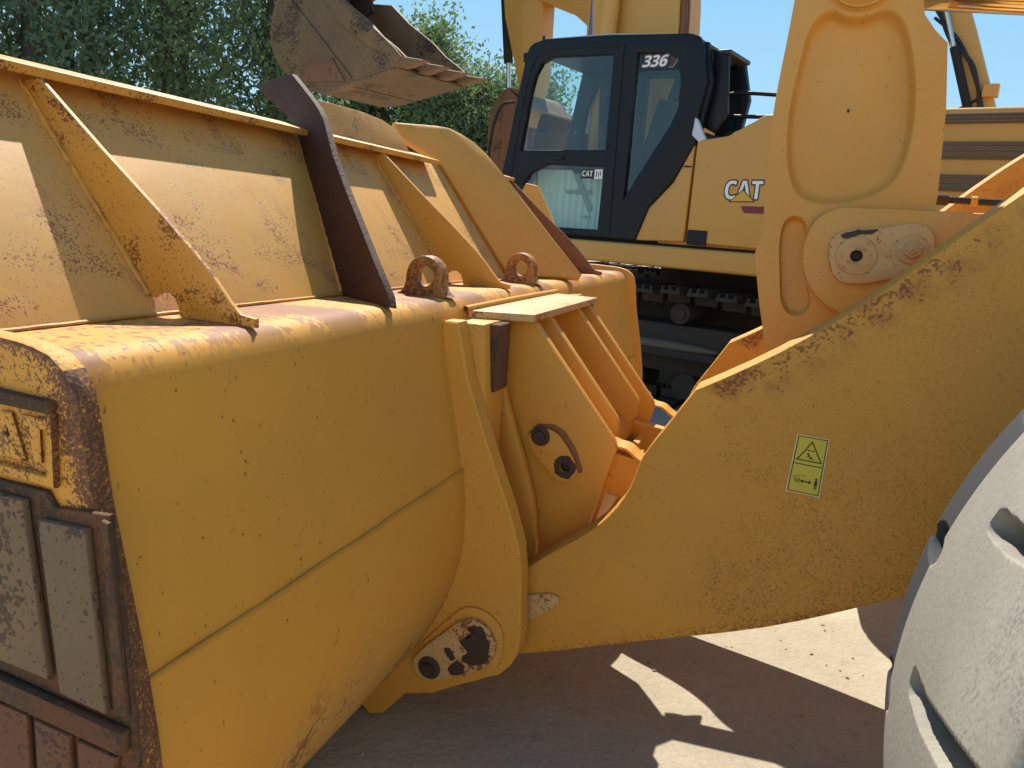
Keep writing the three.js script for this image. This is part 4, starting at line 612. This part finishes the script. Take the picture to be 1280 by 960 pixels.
// local x points towards the picture's left, like the near excavator
{
  const c = Math.cos(EYAW), s = Math.sin(EYAW), W = (lx, lz) => [EX[0] + lx * c + lz * s, EX[2] - lx * s + lz * c];
  const OX = 0.0, OZ = 6.3, [px, pz] = W(OX, OZ);
  farExcavator('yellow excavator behind the black cab with its dipper arm hanging straight down', px, pz, EYAW, (e, S) => {
    S('boom', [[1.0, 1.7], [1.5, 1.7], [4.55, 4.60], [5.10, 5.02], [5.95, 5.35], [6.35, 6.2], [6.1, 6.5], [5.2, 6.2], [3.0, 4.6]], -0.3, 0.5);
    S('dipper_arm', [[6.75, 5.9], [6.62, 5.1], [6.20, 3.9], [6.22, 3.3], [6.0, 3.2], [5.78, 4.0], [5.80, 5.3], [6.0, 6.3], [6.4, 6.6]], -0.22, 0.4);
    const cy = part('bucket_cylinder', e);
    mk('barrel', rod([6.80, 5.6, -0.02], [6.62, 4.36, -0.02], 0.085, 20), M.rubber, cy); mk('rod', rod([6.62, 4.36, -0.02], [6.56, 3.75, -0.02], 0.045, 16), M.chrome, cy);
    mk('bucket', merge([boxUV(sheet(smooth([[6.0, 3.4], [6.45, 3.75], [6.75, 3.5], [6.85, 2.9], [6.7, 2.3], [6.2, 1.9]], 24), 0.04, -0.7, 0.7, 1)), sidePlate([[6.0, 3.4], [6.45, 3.75], [6.75, 3.5], [6.85, 2.9], [6.7, 2.3], [6.2, 1.9], [6.0, 2.6]], -0.74, 0.04), sidePlate([[6.0, 3.4], [6.45, 3.75], [6.75, 3.5], [6.85, 2.9], [6.7, 2.3], [6.2, 1.9], [6.0, 2.6]], 0.70, 0.04)]), M.brown, e).position.x = -0.42;
  });
  const [qx, qz] = W(-4.2, 7.0);
  farExcavator('yellow excavator with leaning boom and black hoses rising above the striped engine hood', qx, qz, EYAW, (e, S) => {
    S('boom', [[3.16, 3.33], [3.62, 4.42], [4.45, 6.4], [4.1, 6.4], [3.26, 4.42], [2.83, 3.33], [2.1, 1.6], [2.45, 1.6]], -0.6, 0.42);
    const cy = part('boom_cylinder', e); mk('barrel', rod([2.55, 1.7, -0.66], [3.45, 4.15, -0.66], 0.055, 20), M.rubber, cy); mk('rod', rod([3.45, 4.15, -0.66], [3.65, 4.7, -0.66], 0.035, 16), M.chrome, cy);
    mk('hose', merge([0, 1, 2].map((i) => tube([[2.86 + i * 0.05, 3.0, -0.64 - i * 0.02], [3.12 + i * 0.03, 3.7 + i * 0.1, -0.67], [3.42 + i * 0.05, 4.25, -0.66], [3.75, 4.55 + i * 0.1, -0.62]], 0.022, 24, 6))), M.hose, e);
    mk('stay_cable', rod([2.95, 3.55, -0.6], [4.4, 2.75, -0.6], 0.02, 8), M.hose, e);
    mk('bracket', box(2.84, 3.02, 3.50, 3.66, -0.70, -0.55), M.exc, e);
  });
  const [bx, bz] = W(4.05, 5.0); const p = thing('steel_post', 'narrow blue steel post standing just behind the black cab roof', 'post', [bx, 0, bz], EYAW);
  mk('post', box(-0.05, 0.05, 0, 6, -0.05, 0.05, 0.01), std({ color: new THREE.Color(0.06, 0.19, 0.62), roughness: 0.5 }), p); mk('edge_strip', box(0.056, 0.09, 0, 6, -0.06, 0.0, 0.006), M.exc, p); mk('base_plate', box(-0.15, 0.15, 0, 0.02, -0.15, 0.15), M.track, p);
}

// ------------------------------------------------------------ trees
{
  const bark = std({ color: new THREE.Color(0.10, 0.085, 0.065), roughness: 0.9 });
  const leaf = (r, g, b) => new THREE.MeshPhysicalMaterial({ color: new THREE.Color(r, g, b), roughness: 1, transmission: 0.5, thickness: 0, side: THREE.DoubleSide });
  const leafs = [leaf(0.15, 0.225, 0.10), leaf(0.185, 0.265, 0.095), leaf(0.125, 0.20, 0.105)];
  function tree(x, z, H, rad, kind, N, label, group) {
    const t = thing('poplar_tree', label, 'tree', [x, 0, z], rr(0, 6), group);
    const tr = [], limbs = [];
    tr.push(rod([0, 0, 0], [rr(-0.2, 0.2), H * 0.5, rr(-0.2, 0.2)], 0.16, 10, 0.10)); const top = [rr(-0.3, 0.3), H * 0.96, rr(-0.3, 0.3)]; tr.push(rod([0, H * 0.45, 0], top, 0.10, 8, 0.02));
    const K = 46; for (let i = 0; i < K; i++) {
      const h = H * (0.10 + 0.84 * i / K), a = i * 2.4 + rr(-0.4, 0.4), q = h / H, env = rad * Math.pow(Math.sin(Math.PI * Math.min(0.97, 0.12 + 0.86 * q)), 0.7) * rr(0.65, 1.15);
      const A = [top[0] * q, h, top[2] * q], B = [A[0] + Math.cos(a) * env, h + env * rr(0.7, 1.5), A[2] + Math.sin(a) * env]; limbs.push([A, B]); tr.push(rod(A, B, 0.022, 5, 0.006));
    }
    mk('trunk', merge(tr), bark, t);
    const pos = new Float32Array(N * 12), nor = new Float32Array(N * 12), idx = new Uint32Array(N * 6), v = new THREE.Vector3(), a = new THREE.Vector3(), b = new THREE.Vector3(), n = new THREE.Vector3();
    for (let i = 0; i < N; i++) {
      const [A, B] = limbs[Math.floor(rnd() * K)], q = Math.pow(rnd(), 0.7), s = 0.10 + 0.42 * q; const g = () => (rnd() + rnd() + rnd() - 1.5) * 1.15;
      v.set(A[0] + (B[0] - A[0]) * q + g() * s, A[1] + (B[1] - A[1]) * q + g() * s * 1.2, A[2] + (B[2] - A[2]) * q + g() * s);
      n.set(rr(-1, 1), rr(-0.3, 1), rr(-1, 1)).normalize(); a.set(rr(-1, 1), rr(-1, 1), rr(-1, 1)).cross(n).normalize(); b.crossVectors(n, a); const l = rr(0.04, 0.09), w = l * 0.5;
      const P = [v.clone().addScaledVector(a, -l), v.clone().addScaledVector(b, w), v.clone().addScaledVector(a, l), v.clone().addScaledVector(b, -w)];
      P.forEach((p, k) => { pos.set([p.x, p.y, p.z], i * 12 + k * 3); nor.set([n.x, n.y, n.z], i * 12 + k * 3); });
      idx.set([0, 2, 1, 0, 3, 2].map((k) => k + i * 4), i * 6);
    }
    const g = new THREE.BufferGeometry(); g.setAttribute('position', new THREE.BufferAttribute(pos, 3)); g.setAttribute('normal', new THREE.BufferAttribute(nor, 3)); g.setIndex(new THREE.BufferAttribute(idx, 1));
    mk('crown', g, leafs[kind], t);
  }
  const back = 'row of leafy trees along the yard';
  [[-12.6, -7.6, 10, 1.9, 2], [-12.2, -9.6, 11, 2.0, 0], [-13.6, -11.6, 11, 2.1, 2], [-11.9, -12.4, 10, 1.8, 1], [-13.4, -14.6, 11, 2.1, 0], [-11.3, -14.6, 9.5, 1.8, 1], [-14.8, -9.5, 12, 2.3, 2], [-15.2, -13.6, 12, 2.3, 0], [-12.6, -17.0, 10.5, 2.0, 2]].forEach(([x, z, H, r, k]) => tree(x, z, H, r, k, 14000, 'tall dense leafy tree in the row behind the loader bucket', back));
  [[-9.3, -18.4, 6.2, 1.05, 1, 14000], [-11.2, -18.8, 5.4, 1.5, 0, 15000], [-10.0, -20.9, 5.2, 1.4, 0, 15000], [-8.6, -19.9, 4.9, 1.4, 1, 15000], [-7.3, -20.2, 4.9, 1.4, 0, 15000], [-12.8, -20.5, 5.8, 1.6, 2, 12000]].forEach(([x, z, H, r, k, N]) => tree(x, z, H, r, k, N, 'lower sunlit tree below the raised rusty bucket', 'shorter trees under the raised digging bucket'));
}

// ------------------------------------------------------------ renderer
const renderer = new THREE.WebGLRenderer({ antialias: true });
renderer.setSize(1024, 768);
renderer.toneMapping = THREE.LinearToneMapping;
renderer.toneMappingExposure = EXPOSURE;
renderer.shadowMap.enabled = true;
renderer.render(scene, camera);
